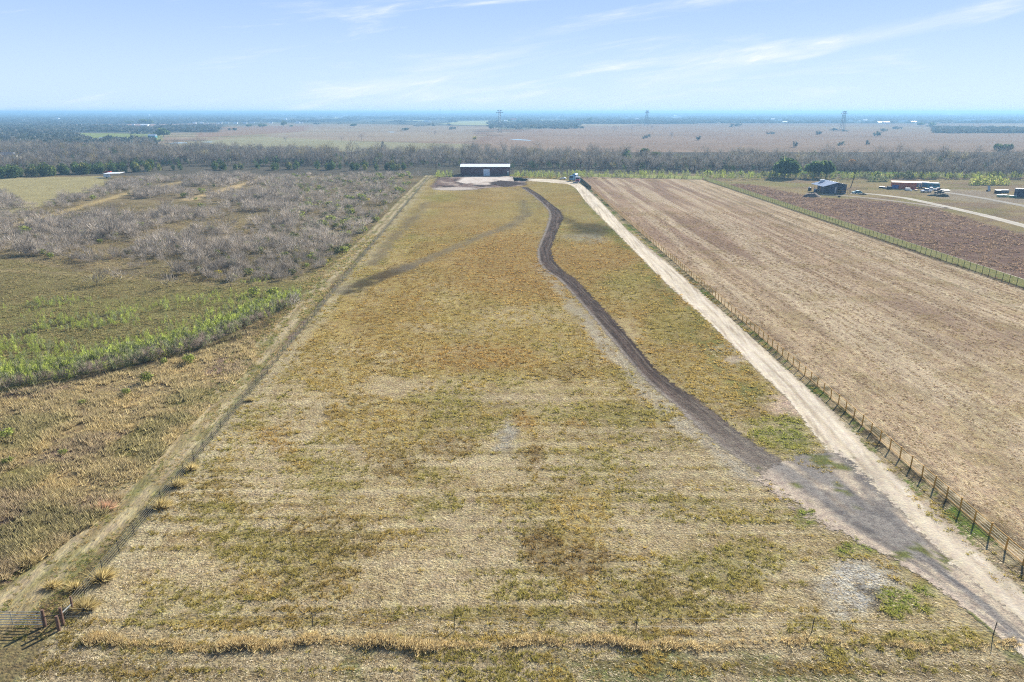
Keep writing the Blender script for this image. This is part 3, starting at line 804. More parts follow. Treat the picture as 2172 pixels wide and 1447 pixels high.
    V3 = merge(vt, R.integers(0, 6, n), np.stack([x, y, x * 0], 1), R.uniform(-.8, .8, n), .35 + .6 * hgt * R.uniform(.6, 1.2, n), None, pal[R.integers(0, 4, n)])
    n = 60000   # thin grass over the scrubland floor
    Y = 95 * np.exp(R.uniform(0, 1, n) * math.log(330 / 95.)); X = -R.uniform(.2, 1.0, n) * .85 * (Y + 14); px, py = proj(X, Y)
    ok = (X < fence_x(Y) - 5.5) & (py < 760) & (R.uniform(0, 1, n) < .2 + .8 * sstep(.4, .6, fbm(X / 4, Y / 4, 419, 3))) & ~inpoly(px, py, [(-900,384),(0,378),(240,374),(215,398),(100,432),(0,466),(-900,520)])
    X, Y = X[ok], Y[ok]; n = len(X); pal = np.array([pc(170,148,106), pc(140,124,92), pc(128,122,72), pc(174,164,118), pc(116,112,76)]) * 1.75
    n6 = 9000   # grass on the two track path
    Y6 = 46 * np.exp(R.uniform(0, 1, n6) * math.log(240 / 46.)); X6 = fence_x(Y6) - R.uniform(.2, 9, n6); ok6 = R.uniform(0, 1, n6) < .1 + .9 * sstep(.48, .6, fbm(X6 / 1.2, Y6 / 4, 421, 3)); X6, Y6 = X6[ok6], Y6[ok6]; n6 = len(X6)
    p6 = np.array([pc(190,168,118), pc(150,142,84), pc(128,134,72), pc(170,150,104)]) * 1.5
    V7 = merge(vs, R.integers(0, 6, n6), np.stack([X6, Y6, X6 * 0], 1), R.uniform(-.7, .7, n6), R.uniform(.6, 1.5, n6) * np.clip(Y6 / 80, .9, 2), None, p6[R.integers(0, 4, n6)])
    V6 = merge(vt, R.integers(0, 6, n), np.stack([X, Y, X * 0], 1), R.uniform(-.8, .8, n), R.uniform(.7, 1.5, n), R.uniform(.5, 1.0, n), (pal[R.integers(0, 5, n)] + cover(X, Y) * 1.4) / 2)
    tag(link('tall_grass', mesh_np('tall_grass', *cat(V1, V2, V3, V6, V7)), VEG), kind='stuff')
    # big straw clumps along the wire fence, each on its own
    def clump(h, sp, nb, cols):
        a = R.uniform(0, 2*PI, nb); r = R.uniform(0, 1, nb) ** .7
        P = np.stack([np.cos(a) * r * sp * .4, np.sin(a) * r * sp * .4, np.zeros(nb)], 1)
        D = np.stack([np.cos(a) * r * sp + .25 * h, np.sin(a) * r * sp - .1, h * (1.1 - .5 * r)], 1)
        V, T = blades(P, D, h * R.uniform(.7, 1.25, nb), np.full(nb, .06)); return V, T, colr(cols, nb, 3, .25)
    SC1 = [(200,180,120),(222,204,150),(172,152,98),(186,170,122)]
    for px, py, s, lb in ((215,1228,1.25,'wide straw clump leaning beside the second wire fence post from the gate'),
        (182,1290,1.1,'straw coloured grass clump right of the rear wooden gate post'),(160,1248,.9,'grass clump on the path side just beyond the rear gate post'),
        (340,1075,1.2,'bright straw clump by the wire fence with a dark shadow on its left'),(378,1030,1.05,'straw clump growing through the wires, third of five up the fence'),
        (405,995,.95,'small straw clump beside the wires, fourth of five up the fence'),(222,1080,1.1,'pinkish flattened grass clump on the field side of the two track path'),
        (530,850,.7,'low straw clump under the wire fence far up the line'),(150,1290,.8,'orange grass clump directly behind the wooden brace posts'),
        (110,1245,.8,'olive grass clump at the edge of the path beyond the gate'),(60,1195,1.0,'ochre grass clump at the left border of the two track path')):
        V, T, C = clump(1.0, .95, 420, SC1 if 'pink' not in lb else [(214,172,138),(226,190,156),(190,146,116)])
        x, y = G(px, py)
        o = link('grass_clump', mesh_np('grass_clump', V * s * np.array([1.2, 1.0, .85]), T, C), VEG, None, (x, y, 0)); tag(o, lb, 'grass clump', 'straw clumps along the wire fence')
    # ============ green weeds along the ditch
    def weed(h, nl, cols):
        z = h * R.uniform(.12, 1, nl); a = R.uniform(0, 2*PI, nl); r = .34 * h * (1.05 - z / h) * R.uniform(.2, 1, nl) + .05
        P = np.stack([np.cos(a) * r, np.sin(a) * r, z], 1)
        D = np.stack([np.cos(a) * .5, np.sin(a) * .5, np.full(nl, 1.0)], 1) + R.normal(size=(nl, 3)) * .25
        V, T = blades(P, D, R.uniform(.22, .45, nl) * h ** .5, np.full(nl, .085)); return V, T, colr(cols, nl, 3, .25)
    LIME = [(168,176,84),(148,160,76),(186,192,106),(126,138,70)]; SAGE = [(126,134,90),(144,146,108),(104,114,74),(160,156,124)]
    OLV = [(120,124,66),(142,140,82),(100,104,56)]
    wv = [weed(1.6, 50, LIME) for _ in range(4)] + [weed(1.6, 50, SAGE) for _ in range(4)] + [bare_crown(70, .8, .2, 1.3, .5, .035, [(150,134,120),(172,156,140),(126,112,98)]) for _ in range(3)]
    n = 60000
    X = R.uniform(-150, -38, n); Y = R.uniform(60, 175, n); px, py = proj(X, Y)
    ditch = [G(*p) for p in [(-300,905),(0,833),(200,798),(430,742),(560,692),(625,655)]]
    dd = sdist(X, Y, ditch); up = inpoly(px, py, [(-900,700),(-200,690),(0,640),(330,632),(560,590),(640,610),(640,640),(430,741),(200,797),(0,832),(-900,1000)])
    a1 = fbm(X / 9, Y / 9, 431, 3); p1 = np.where(dd < 9, .9, np.where(dd < 17, .4, sstep(.52, .66, a1) * .35 + .02))
    p1 = p1 * np.where(px > 300, np.where(dd < 9, 1, .5), 1)
    ok = up & (R.uniform(0, 1, n) < p1 * .75)
    X, Y, dd, px = X[ok], Y[ok], dd[ok], px[ok]; n = len(X)
    front = dd < np.where(px > 200, 4.5, 3.0); u = R.uniform(0, 1, n)
    idx = np.where(front, np.where(u < .5, R.integers(8, 11, n), np.where(u < .85, R.integers(4, 8, n), R.integers(0, 4, n))), np.where(u < .62, R.integers(0, 4, n), R.integers(4, 8, n)))
    V4 = merge(wv, idx, np.stack([X, Y, X * 0], 1), R.uniform(0, 6, n), R.uniform(.65, 1.35, n) * np.where(dd < 9, 1.0, .6), None, np.ones((n, 3)) * R.uniform(.8, 1.45, (n, 1)))
    n = 1500  # green bank in front of the woods
    X = R.uniform(-50, 330, n); Y = YB + R.uniform(3, 22, n) + np.where(X > 120, -8, 0); px, py = proj(X, Y)
    ok = (R.uniform(0, 1, n) < np.where(px < 1240, .8, .55)) & ~((px > 965) & (px < 1090) & (Y < 500)); X, Y = X[ok], Y[ok]; n = len(X)
    V5 = merge(wv[:8], R.integers(0, 8, n), np.stack([X, Y, X * 0], 1), R.uniform(0, 6, n), R.uniform(1.2, 2.6, n))
    tag(link('weeds', mesh_np('weeds', *cat(V4, V5)), LEAF), kind='stuff')
    # ============ scrub: leafless bushes
    def bush(h, r, n, w, cols): return cat(bare_crown(n, r, .1 * h, h, .42 * h, w, cols, .7), limbs(h * .8, r * .9, 4, .05, cols))
    bv = [bush(R.uniform(1.7, 2.5), R.uniform(1.2, 1.8), 130, .065, SCRUBTWIG) for _ in range(6)]
    gv = [cat(leafy(260, [(0,0,.8,.9),(.5,.3,1.1,.6),(-.5,-.2,.9,.7)], .2, LIME + OLV), bare_crown(40, .9, .3, 1.6, .6, .04, SCRUBTWIG)) for _ in range(3)] + [leafy(260, [(0,0,.7,.9),(.6,-.3,.9,.6)], .2, SAGE + OLV) for _ in range(2)]
    yv = [leafy(220, [(0,0,.7,.8),(.4,.2,.9,.5)], .18, [(176,164,64),(150,144,60),(196,180,84)])]
    scrub = [(-900,480),(-300,430),(0,402),(60,440),(225,398),(250,382),(600,372),(900,372),(880,395),(850,430),(800,480),(740,540),(680,572),(620,596),(480,600),(380,588),(180,560),(0,536),(-900,640)]
    def scatter(n):
        X = R.uniform(-420, -38, n); Y = R.uniform(150, 478, n); px, py = proj(X, Y)
        trails = np.minimum.reduce([sdist(X, Y, [G(*p) for p in t]) for t in ([(0,486),(70,468),(160,442),(300,402),(390,385)], [(400,424),(500,396),(610,366)])])
        dn = sstep(.33, .54, fbm(X / 20, Y / 26, 441, 3))
        bandv = np.where(py > 470, 1.0, np.where(py > 420, .85, .6)) * np.where(px > 640, .62, 1)
        ok = inpoly(px, py, scrub) & (px > -150) & (trails > 3.2) & (X < fence_x(Y) - np.where(Y > 200, 6.5, 8)) & (R.uniform(0, 1, n) < dn * bandv)
        return X[ok], Y[ok], px[ok], py[ok]
    X, Y, px, py = scatter(30000)
    o = np.argsort(Y); X, Y, px, py = X[o], Y[o], px[o], py[o]; n = len(X); print('scrub', n)
    tall = .75 + .55 * fbm(X / 18, Y / 18, 443, 2) * 2 - .3
    kind = np.where(R.uniform(0, 1, n) < np.where(px > 620, .24, .05), 1, 0); kind[R.uniform(0, 1, n) < .012] = 2; gcnt = 0; grest = []
    nI = 260
    protos = [link('bare_shrub', mesh_np('bare_shrub', *v), TWIG) for v in bv]
    gp = [link('green_shrub', mesh_np('green_shrub', *v), LEAF) for v in gv]; yp = [link('yellow_shrub', mesh_np('yellow_shrub', *v), LEAF) for v in yv]
    used = set(); cnt = 0
    def put(p, x, y, s, rz, lab, catg, grp):
        q = p if p.name not in used else p.copy()
        if q is p: used.add(p.name)
        else: COL.objects.link(q)
        q.location = (x, y, 0); q.scale = (s, s, s); q.rotation_euler = (0, 0, rz); tag(q, lab, catg, grp)
    rest = []
    for i in range(n):
        s = float(tall[i] * R.uniform(.6, 1.25) * (1.55 if R.uniform() < .07 else 1)); rz = float(R.uniform(0, 6.28))
        if kind[i] == 0 and cnt < nI:
            put(protos[cnt % 6], X[i], Y[i], s, rz, 'grey leafless shrub in the near part of the thicket left of the path', 'shrub', 'leafless shrubs of the thicket'); cnt += 1
        elif kind[i] == 0: rest.append((i, s, rz))
        elif kind[i] == 1 and gcnt >= 210: grest.append((i, s * 1.15, rz))
        elif kind[i] == 1: gcnt += 1; put(gp[i % 5], X[i], Y[i], s * 1.15, rz, 'small green leafy bush among the grey thicket left of the path', 'bush', 'green bushes in the thicket')
        else: put(yp[0], X[i], Y[i], s, rz, 'low yellowish bush among the grey leafless thicket', 'bush', 'yellowish bushes in the thicket')
    ii = np.array([r[0] for r in rest]); ss = np.array([r[1] for r in rest]); rr = np.array([r[2] for r in rest])
    tint = np.ones((len(ii), 3)) * R.uniform(.65, 1.45, (len(ii), 1))
    gi = np.array([r[0] for r in grest])
    GS = merge(gv, R.integers(0, 5, len(gi)), np.stack([X[gi], Y[gi], X[gi] * 0], 1), np.array([r[2] for r in grest]), np.array([r[1] for r in grest]))
    tag(link('scrub', mesh_np('scrub', *cat(GS, merge(bv, R.integers(0, 6, len(ii)), np.stack([X[ii], Y[ii], X[ii] * 0], 1), rr, ss, None, tint))), TWIG), kind='stuff')
    for px_, py_, s, k, lb in ((312,812,1.15,0,'bright green bush standing alone in the dry grass below the ditch'),(268,838,.7,0,'small green plant just left of the lone green bush in the dry grass'),
        (402,772,1.15,1,'tall pale green bush close to the ditch with a dark patch on its left'),(348,772,.7,2,'low grey green bush between the two larger green bushes below the ditch'),
        (15,930,.9,0,'light green plant at the very left edge of the dry grass'),(18,985,.6,1,'small green tuft of leaves at the left edge below another green plant'),
        (134,965,.5,0,'tiny green sapling in the middle of the dry grass'),(540,628,1.4,2,'dark green bush at the head of the ditch below the thicket'),
        (580,630,1.5,0,'tall green bush beside the grey leafless bush near the wire fence'),(175,858,.5,0,'small pale green sprout low in the dry grass under the ditch')):
        x, y = G(px_, py_); put(gp[k], x, y, s, .7 * px_, lb, 'bush', None)
    for k, (px_, py_, s) in enumerate(((852,378,2.0),(832,384,1.7),(866,372,1.8),(840,374,1.8),(872,380,1.6),(820,390,1.4),(716,446,1.8),(745,458,2.0),(735,442,1.5),(760,474,1.9),(702,474,2.1),(690,482,1.6),(640,458,1.4),(655,450,1.3),(780,415,1.5),(770,424,1.4),(800,470,1.2),(728,480,1.7),(690,402,1.4),(620,405,1.2),(570,390,1.1),(720,380,1.3))):
        x, y = G(px_, py_)
        if x < fence_x(y) - 4: put(gp[k % 5], x, y, s, .7 * k, 'large green bush in the green corner of the thicket near the wire fence', 'bush', 'large green bushes near the path')
    x, y = G(622, 655); put(protos[2], x, y, 1.5, .5, 'single pale leafless bush beside the fence at the end of the ditch', 'shrub', None)
    for px_, py_, lb in ((205,606,'thin leafless sapling at the left front corner of the thicket'),(258,598,'spreading pale leafless sapling at the front of the thicket'),(357,610,'dark leafless sapling standing before the thicket by the trail'),
                     (490,608,'upright leafless sapling in front of the thicket nearest the fence'),(612,575,'pale leafless sapling at the right front corner of the thicket')):
        x, y = G(px_, py_); put(protos[1], x, y, 1.75, px_ * .9, lb, 'sapling', None)
    # ============ woods behind the barn
    bt, bc = [], []
    for k in range(6):
        h = R.uniform(7.5, 10.5); r = R.uniform(2.6, 3.8)
        bt.append(limbs(h, r, 6, .2, BARK)); bc.append(bare_crown(120, r, h * .25, h, 2.2, .17, GREYTWIG, .6))
    back = [(-900,312),(0,312),(200,316),(560,326),(760,329),(1000,329),(1200,332),(1400,342),(1700,341),(2172,341),(3000,346)]
    def depth_ok(X, Y):
        px, py = proj(X, Y)
        by = np.interp(px, [p[0] for p in back], [p[1] for p in back])
        fy = np.interp(px, [-900,0,330,560,900,1240,1500,1640,1900,2172,3000],[376,366,352,352,355,361,367,369,378,381,390])
        return (py > by) & (py < fy), px, py
    n = 34000
    X = R.uniform(-760, 860, n); Y = R.uniform(395, 980, n); ok, px, py = depth_ok(X, Y)
    gap = np.ones(n); 
    for (gx, gy, gr) in ((430,310,30),(130,318,30),(1470,345,40),(30,345,34)): gap *= np.where(np.hypot(px - gx, (py - gy) * 3) < gr, .12, 1)
    ok &= (px > -120) & (px < 2300) & (R.uniform(0, 1, n) < gap * (.3 + .7 * sstep(.3, .5, fbm(X / 40, Y / 60, 451, 3))))
    X, Y, px, py = X[ok], Y[ok], px[ok], py[ok]; o = np.argsort(-py + R.uniform(-4, 4, len(py))); X, Y, px, py = X[o], Y[o], px[o], py[o]; n = len(X); print('wood', n)
    sc = R.uniform(.5, 1.1, n) * np.where(R.uniform(0, 1, n) < .1, 1.35, 1) * (.75 + .5 * fbm(X / 35, Y / 35, 455, 2)) * np.where(px > 1250, 1.0, .95)
    protos = []
    for k in range(6):
        t = thing('bare_tree', 'grey leafless tree on the near side of the wood behind the barn', 'tree', (0,0,0), 0, 'leafless trees of the wood behind the barn')
        link('trunk', mesh_np('trunk', *bt[k]), TWIG, t); link('crown', mesh_np('crown', *bc[k]), TWIG, t); protos.append(t)
    nI = 250
    for i in range(nI):
        if i < 6:
            protos[i].location = (X[i], Y[i], 0); protos[i].scale = (sc[i],) * 3
        else: copytree(protos[i % 6], (X[i], Y[i], 0), float(R.uniform(0, 6)), float(sc[i]))
    J = np.arange(nI, n); m = len(J)
    tint = np.ones((m, 3)) * R.uniform(.7, 1.25, (m, 1)) * np.where(R.uniform(0, 1, (m, 1)) < .12, np.array([[1.15, 1.1, .7]]), 1)
    tv = [cat(a, b) for a, b in zip(bt, bc)]
    W1 = merge(tv, R.integers(0, 6, m), np.stack([X[J], Y[J], X[J] * 0], 1), R.uniform(0, 6, m), sc[J], None, tint)
    tg_ = [leafy(60, [(0,0,2.6,2.0),(.8,.3,3.6,1.4),(-.8,-.2,3.0,1.5),(0,0,5.0,1.2)], .8, DKGREEN + [(118,124,70)], .95) for _ in range(3)]
    K = R.choice(m, int(m * .15), replace=False)
    W1 = cat(W1, merge(tg_, R.integers(0, 3, len(K)), np.stack([X[J[K]] + 2, Y[J[K]] - 2, X[J[K]] * 0], 1), R.uniform(0, 6, len(K)), sc[J[K]] * R.uniform(.6, 1.3, len(K))))
    # ============ far woods, out to the horizon: clumps that grow coarser with distance
    def fclump():
        V, T, C = leafy(18, [(0,0,.45,.5),(.4,.1,.4,.4),(-.4,-.1,.38,.4)], .42, [(118,116,108),(102,100,92),(86,86,76)]); return V, T, C
    fv = [fclump() for _ in range(6)]
    n = 64000
    Y = 820 * np.exp(R.uniform(0, 1, n) * math.log(14000 / 820.)); X = R.uniform(-.86, .86, n) * Y; px, py = proj(X, Y)
    nz = fbm(X / 240 + 9, Y / 700, 461, 4); p = np.zeros(n)
    p = np.where(py < 259, sstep(.40, .52, nz) * .85, p)
    p = np.where((py >= 259) & (px < 150), .9, p)
    p = np.where((px < 330) & (py > 284), .9, p)
    p = np.where((px < 460) & (py > 268) & (py < 280), .75, p)
    p = np.where((px < 660 - (py - 244) * 16) & (py < 262), .9, p)
    p = np.where((px > 1470) & (py < 262) & (py > 246), .95, p)
    p = np.where((px > 1210) & (px <= 1470) & (py < 263) & (py > 252), .9, p)
    p = np.where((px > 1985) & (py > 271) & (py < 283) & (py > 271 + (px - 1985) * .02), .95, p)
    p = np.where((px > 1040) & (px < 1230) & (py > 258) & (py < 274), .35, p)
    p = np.where(inpoly(px, py, [(150,283),(345,285),(340,299),(180,297)]), 0, p)
    p = np.where(inpoly(px, py, [(150,262),(470,262),(470,268),(150,268)]), 0, p)
    p = np.where((py >= 262) & (px > 470) & (px < 2000) & (p < .3), .002, p)
    for hx, hy, hw in [(a, b, 9) for a, b in REST] + CLEAR: p = np.where((np.abs(px - hx) < hw) & (py > hy - .6) & (py < hy + 4.5), 0, p)
    okf, _, _ = depth_ok(X, Y)
    ok = (R.uniform(0, 1, n) < p) & ~okf; X, Y, px, py = X[ok], Y[ok], px[ok], py[ok]; n = len(X); print('far', n)
    s = np.clip(Y * .0075, 5, 60) * R.uniform(.7, 1.4, n); hz = np.clip(5.5 + Y * .0008, 6, 13) * R.uniform(.7, 1.4, n)
    gcol = np.array([[1., 1, 1], [.9, .95, .85], [.5, .62, .45], [.75, .8, .6]])
    tint = gcol[R.choice(4, n, p=[.45, .25, .15, .15])] * R.uniform(.7, 1.15, (n, 1)) * np.where(Y > 2500, .7, .8)[:, None]
    W2 = merge(fv, R.integers(0, 6, n), np.stack([X, Y, terrain(X, Y)], 1), R.uniform(0, 6, n), s, hz, tint)
    tag(link('woodland', mesh_np('woodland', *cat(W1, W2)), TWIG), kind='stuff')
    # ============ trees that stand out by themselves
    def tree(px_, py_, w_px, h_px, label, cols, catg='tree', group=None, name='oak_tree', n=900, wide=True, bare=False):
        x, y = G(px_, py_); h = ZH(py_ - h_px, y); r = w_px / F * (y * CS + H * SN) / 2
        t = thing(name, label, catg, (x, y, 0), 0, group)
        link('trunk', mesh_np('trunk', *limbs(h * .8, r * .8, 5, max(.18, h * .03), BARK)), TWIG, t)
        if bare: V, T, C = bare_crown(240, r, h * .2, h, h * .28, max(.1, h * .016), cols, .5)
        else:
            lobes = [(0, 0, h * .58, min(r, h) * .62)]
            for k in range(7):
                a = 2*PI*k/7 + R.uniform(-.3, .3); q = r * R.uniform(.42, .66)
                lobes.append((math.cos(a) * q, math.sin(a) * q, h * R.uniform(.42, .74), r * R.uniform(.30, .46)))
            V, T, C = leafy(n, lobes, max(.5, r * .17), cols, min(1.0, h / r * .55))
            V[:, 2] = np.clip(V[:, 2], h * .12, h * 1.02)
        link('crown', mesh_np('crown', V, T, C), TWIG if bare else LEAF, t)
        return t
    tree(1665,378,68,44,'big round dark oak before the wood, left of the pair behind the dark shed',DKGREEN,n=1600)
    tree(1726,378,40,42,'dark oak behind the dark shed, left half of a close pair',DKGREEN,n=1200)
    tree(1752,379,44,40,'dark oak behind the ridge of the dark shed, right half of a close pair',DKGREEN,n=1200)
    tree(1365,345,26,36,'dark green tree rising above the leafless wood right of centre',DKGREEN)
    tree(1390,346,24,28,'mid green tree just right of the darker tree above the wood',[(92,110,60),(110,124,70)])
    tree(2118,328,26,24,'dark broad tree on the far right of the wood, left of a pair',DKGREEN)
    tree(2136,328,22,26,'dark broad tree on the far right of the wood, right of a pair',DKGREEN)
    tree(347,291,30,20,'large dark oak beside the teal house in the clearing',DKGREEN)
    tree(334,290,18,11,'smaller dark oak overhanging the teal house roof',DKGREEN)
    tree(602,270,15,15,'round dark tree on the plain, tallest of those left of centre',DKGREEN,n=400)
    tree(557,271,19,8,'low wide dark tree on the plain among pale houses',DKGREEN,n=400)
    tree(528,271,16,8,'low dark tree on the plain left of the wide one',DKGREEN,n=400)
    tree(618,270,9,5,'tiny dark bush beside the round dark tree on the plain',DKGREEN,n=200)
    tree(750,270,15,8,'dark low tree alone on the open plain left of the power pylon',DKGREEN,n=400)
    tree(310,266,34,14,'long dark clump of evergreen trees beyond the oak and teal house',DKGREEN,n=700)
    tree(275,265,18,9,'dark evergreen left of the long dark clump beyond the clearing',DKGREEN,n=300)
    tree(1081,259,11,7,'small dark tree left below the red roofed house on the plain',DKGREEN,n=300)
    tree(1099,259,9,7,'small dark tree right of the red roofed house on the plain',DKGREEN,n=300)
    tree(1124,260,14,8,'dark tree alone right of the red roofed house on the plain',DKGREEN,n=300)
    tree(1250,261,14,13,'dark tall tree at the left end of the hedge on the plain',DKGREEN,n=300)
    tree(1235,261,9,8,'smaller dark tree left of the tall tree at the hedge end',DKGREEN,n=300)
    tree(1952,268,20,9,'wide dark tree on the right plain, left one of two',DKGREEN,n=300)
    tree(1977,269,18,10,'wide dark tree on the right plain, right one of two',DKGREEN,n=300)
    tree(1160,241,9,5,'tiny dark tree standing up from the far horizon woods',DKGREEN,n=200)
    tree(168,301,18,11,'olive green tree at the edge of the far clearing',[(132,126,60),(110,112,56)],n=500)
    tree(50,312,16,9,'yellow green tree in the wood near the dark roofed house',[(150,142,66),(128,128,60)],n=400)
    tree(8,318,14,9,'ochre tree at the left edge behind the dark roofed house',[(150,134,60),(132,118,56)],n=400)
    tree(1804,370,16,40,'tall orange leaved tree above the lane near the leaning pole',[(204,150,80),(186,132,66),(160,130,90)],n=260,name='autumn_tree')
    tree(1007,299,11,11,'small yellow leaved tree alone on the plain behind the barn',[(186,174,70),(160,150,66)],n=300,name='autumn_tree')
    for px_, py_, w, h, lb in ((724,299,11,11,'small leafless tree on the plain, left of two near each other'),(767,298,14,14,'round leafless tree on the plain, right of two near each other'),(606,301,6,10,'thin leafless tree on the left plain'),
        (922,287,9,9,'leafless tree by the pond on the plain'),(1303,277,12,9,'leafless tree on the mid plain at the left of a row'),(1340,276,9,8,'leafless tree second in the row on the mid plain'),(1383,276,9,9,'leafless tree right of the middle pylon in the row'),
        (1411,276,7,7,'last leafless tree of the row on the mid plain'),(1425,293,9,12,'leafless tree alone in the mauve field right of centre'),(1593,291,9,6,'small leafless tree alone in the right mauve field'),(1625,283,8,5,'tiny leafless tree far out in the right mauve field'),
        (305,304,26,17,'broad leafless tree in the clearing below the oak'),(286,299,16,12,'leafless tree in the clearing beside the white car'),(415,308,26,14,'broad leafless tree by the left stock pond')):
        tree(px_, py_, w, h, lb, [(140,130,126),(160,148,140),(116,108,106)], name='bare_tree', bare=True)
    # evergreen shrubs in front of the left wood
    gcols = [DKGREEN + [(96,110,56)], [(92,108,56),(112,122,66),(74,90,48)], [(122,124,68),(100,108,60),(136,132,76)]]
    ev = []
    for k in range(5):
        t = thing('evergreen_tree', 'dark green cedar in the row along the front of the left wood', 'tree', (0,0,0), 0, 'cedars along the front of the left wood')
        link('trunk', mesh_np('trunk', *limbs(5.5, 1.8, 4, .14, BARK)), TWIG, t)
        link('crown', mesh_np('crown', *leafy(420, [(0,0,2.6,2.3),(.9,.3,4.0,1.5),(-.9,-.3,3.6,1.7),(0,0,5.4,1.1),(.2,-.8,1.5,1.7)], .5, gcols[k % 3], .95)), LEAF, t); ev.append(t)
    xs = np.concatenate([R.uniform(-30, 335, 62), R.uniform(335, 860, 44)])
    for i, q in enumerate(xs):
        base = np.interp(q, [0, 200, 330, 560, 900], [380, 369, 364, 361.5, 363]) - R.uniform(0, 4)
        x, y = G(q, base); s = R.uniform(.75, 1.35) * (1.0 if q < 335 else .8)
        if i < 5: ev[i].location = (x, y, 0); ev[i].scale = (s, s, s)
        else: copytree(ev[i % 5], (x, y, 0), float(R.uniform(0, 6)), float(s))
    # leafy bushes on the green bank
    ba = []
    for k in range(4):
        o = link('green_shrub', mesh_np('green_shrub', *leafy(300, [(0,0,1.4,1.6),(1.1,.2,1.2,1.1),(-1.1,0,1.3,1.2)], .36, [LIME, OLV, SAGE + OLV, LIME + [(86,110,52)]][k])), LEAF); ba.append(o)
    spots = [(1500+i*24+R.uniform(-8,8), R.uniform(372,376)+ (i*.25), R.uniform(1.0,1.9)) for i in range(27)] + [(1310+i*21, R.uniform(338,346), R.uniform(1.4,2.3)) for i in range(9)] + [(1560+i*12,352+R.uniform(-6,6),1.8) for i in range(3)]
    for i, (q, w, s) in enumerate(spots):
        x, y = G(q, w); o = ba[i % 4] if i < 4 else ba[i % 4].copy()
        if i >= 4: COL.objects.link(o)
        o.location = (x, y, 0); o.scale = (s, s, s); o.rotation_euler = (0, 0, i * 1.3); tag(o, 'bright green bush on the grassy bank in front of the right wood' if w > 370 else 'pale green bush showing among the leafless trees right of centre', 'bush', 'green bushes on the bank' if w > 370 else 'pale bushes in the wood')
    # the tall cane thicket on the right
    x, y = G(2098, 392)
    V, T, C = leafy(1500, [(-9,0,1.5,2.6),(-5,1,2,3),(0,0,2.2,3.2),(5,1,2.1,3),(9,0,1.6,2.6)], .55, LIME + [(160,156,84),(186,176,110)], 1.0)
    tag(link('cane_thicket', mesh_np('cane_thicket', V, T, C), LEAF, None, (x, y, 0)), 'long mound of tall yellow green cane in front of the right wood', 'cane thicket')
    x, y = G(1950, 385)
    V, T, C = leafy(700, [(-4,0,1.2,2.4),(0,0,1.6,2.8),(4,0,1.2,2.4)], .5, SAGE + [(110,134,66)], .9)
    tag(link('green_shrub', mesh_np('green_shrub', V, T, C), LEAF, None, (x - 25, y, 0)), 'broad green bush on the bank behind the rusty container', 'bush')
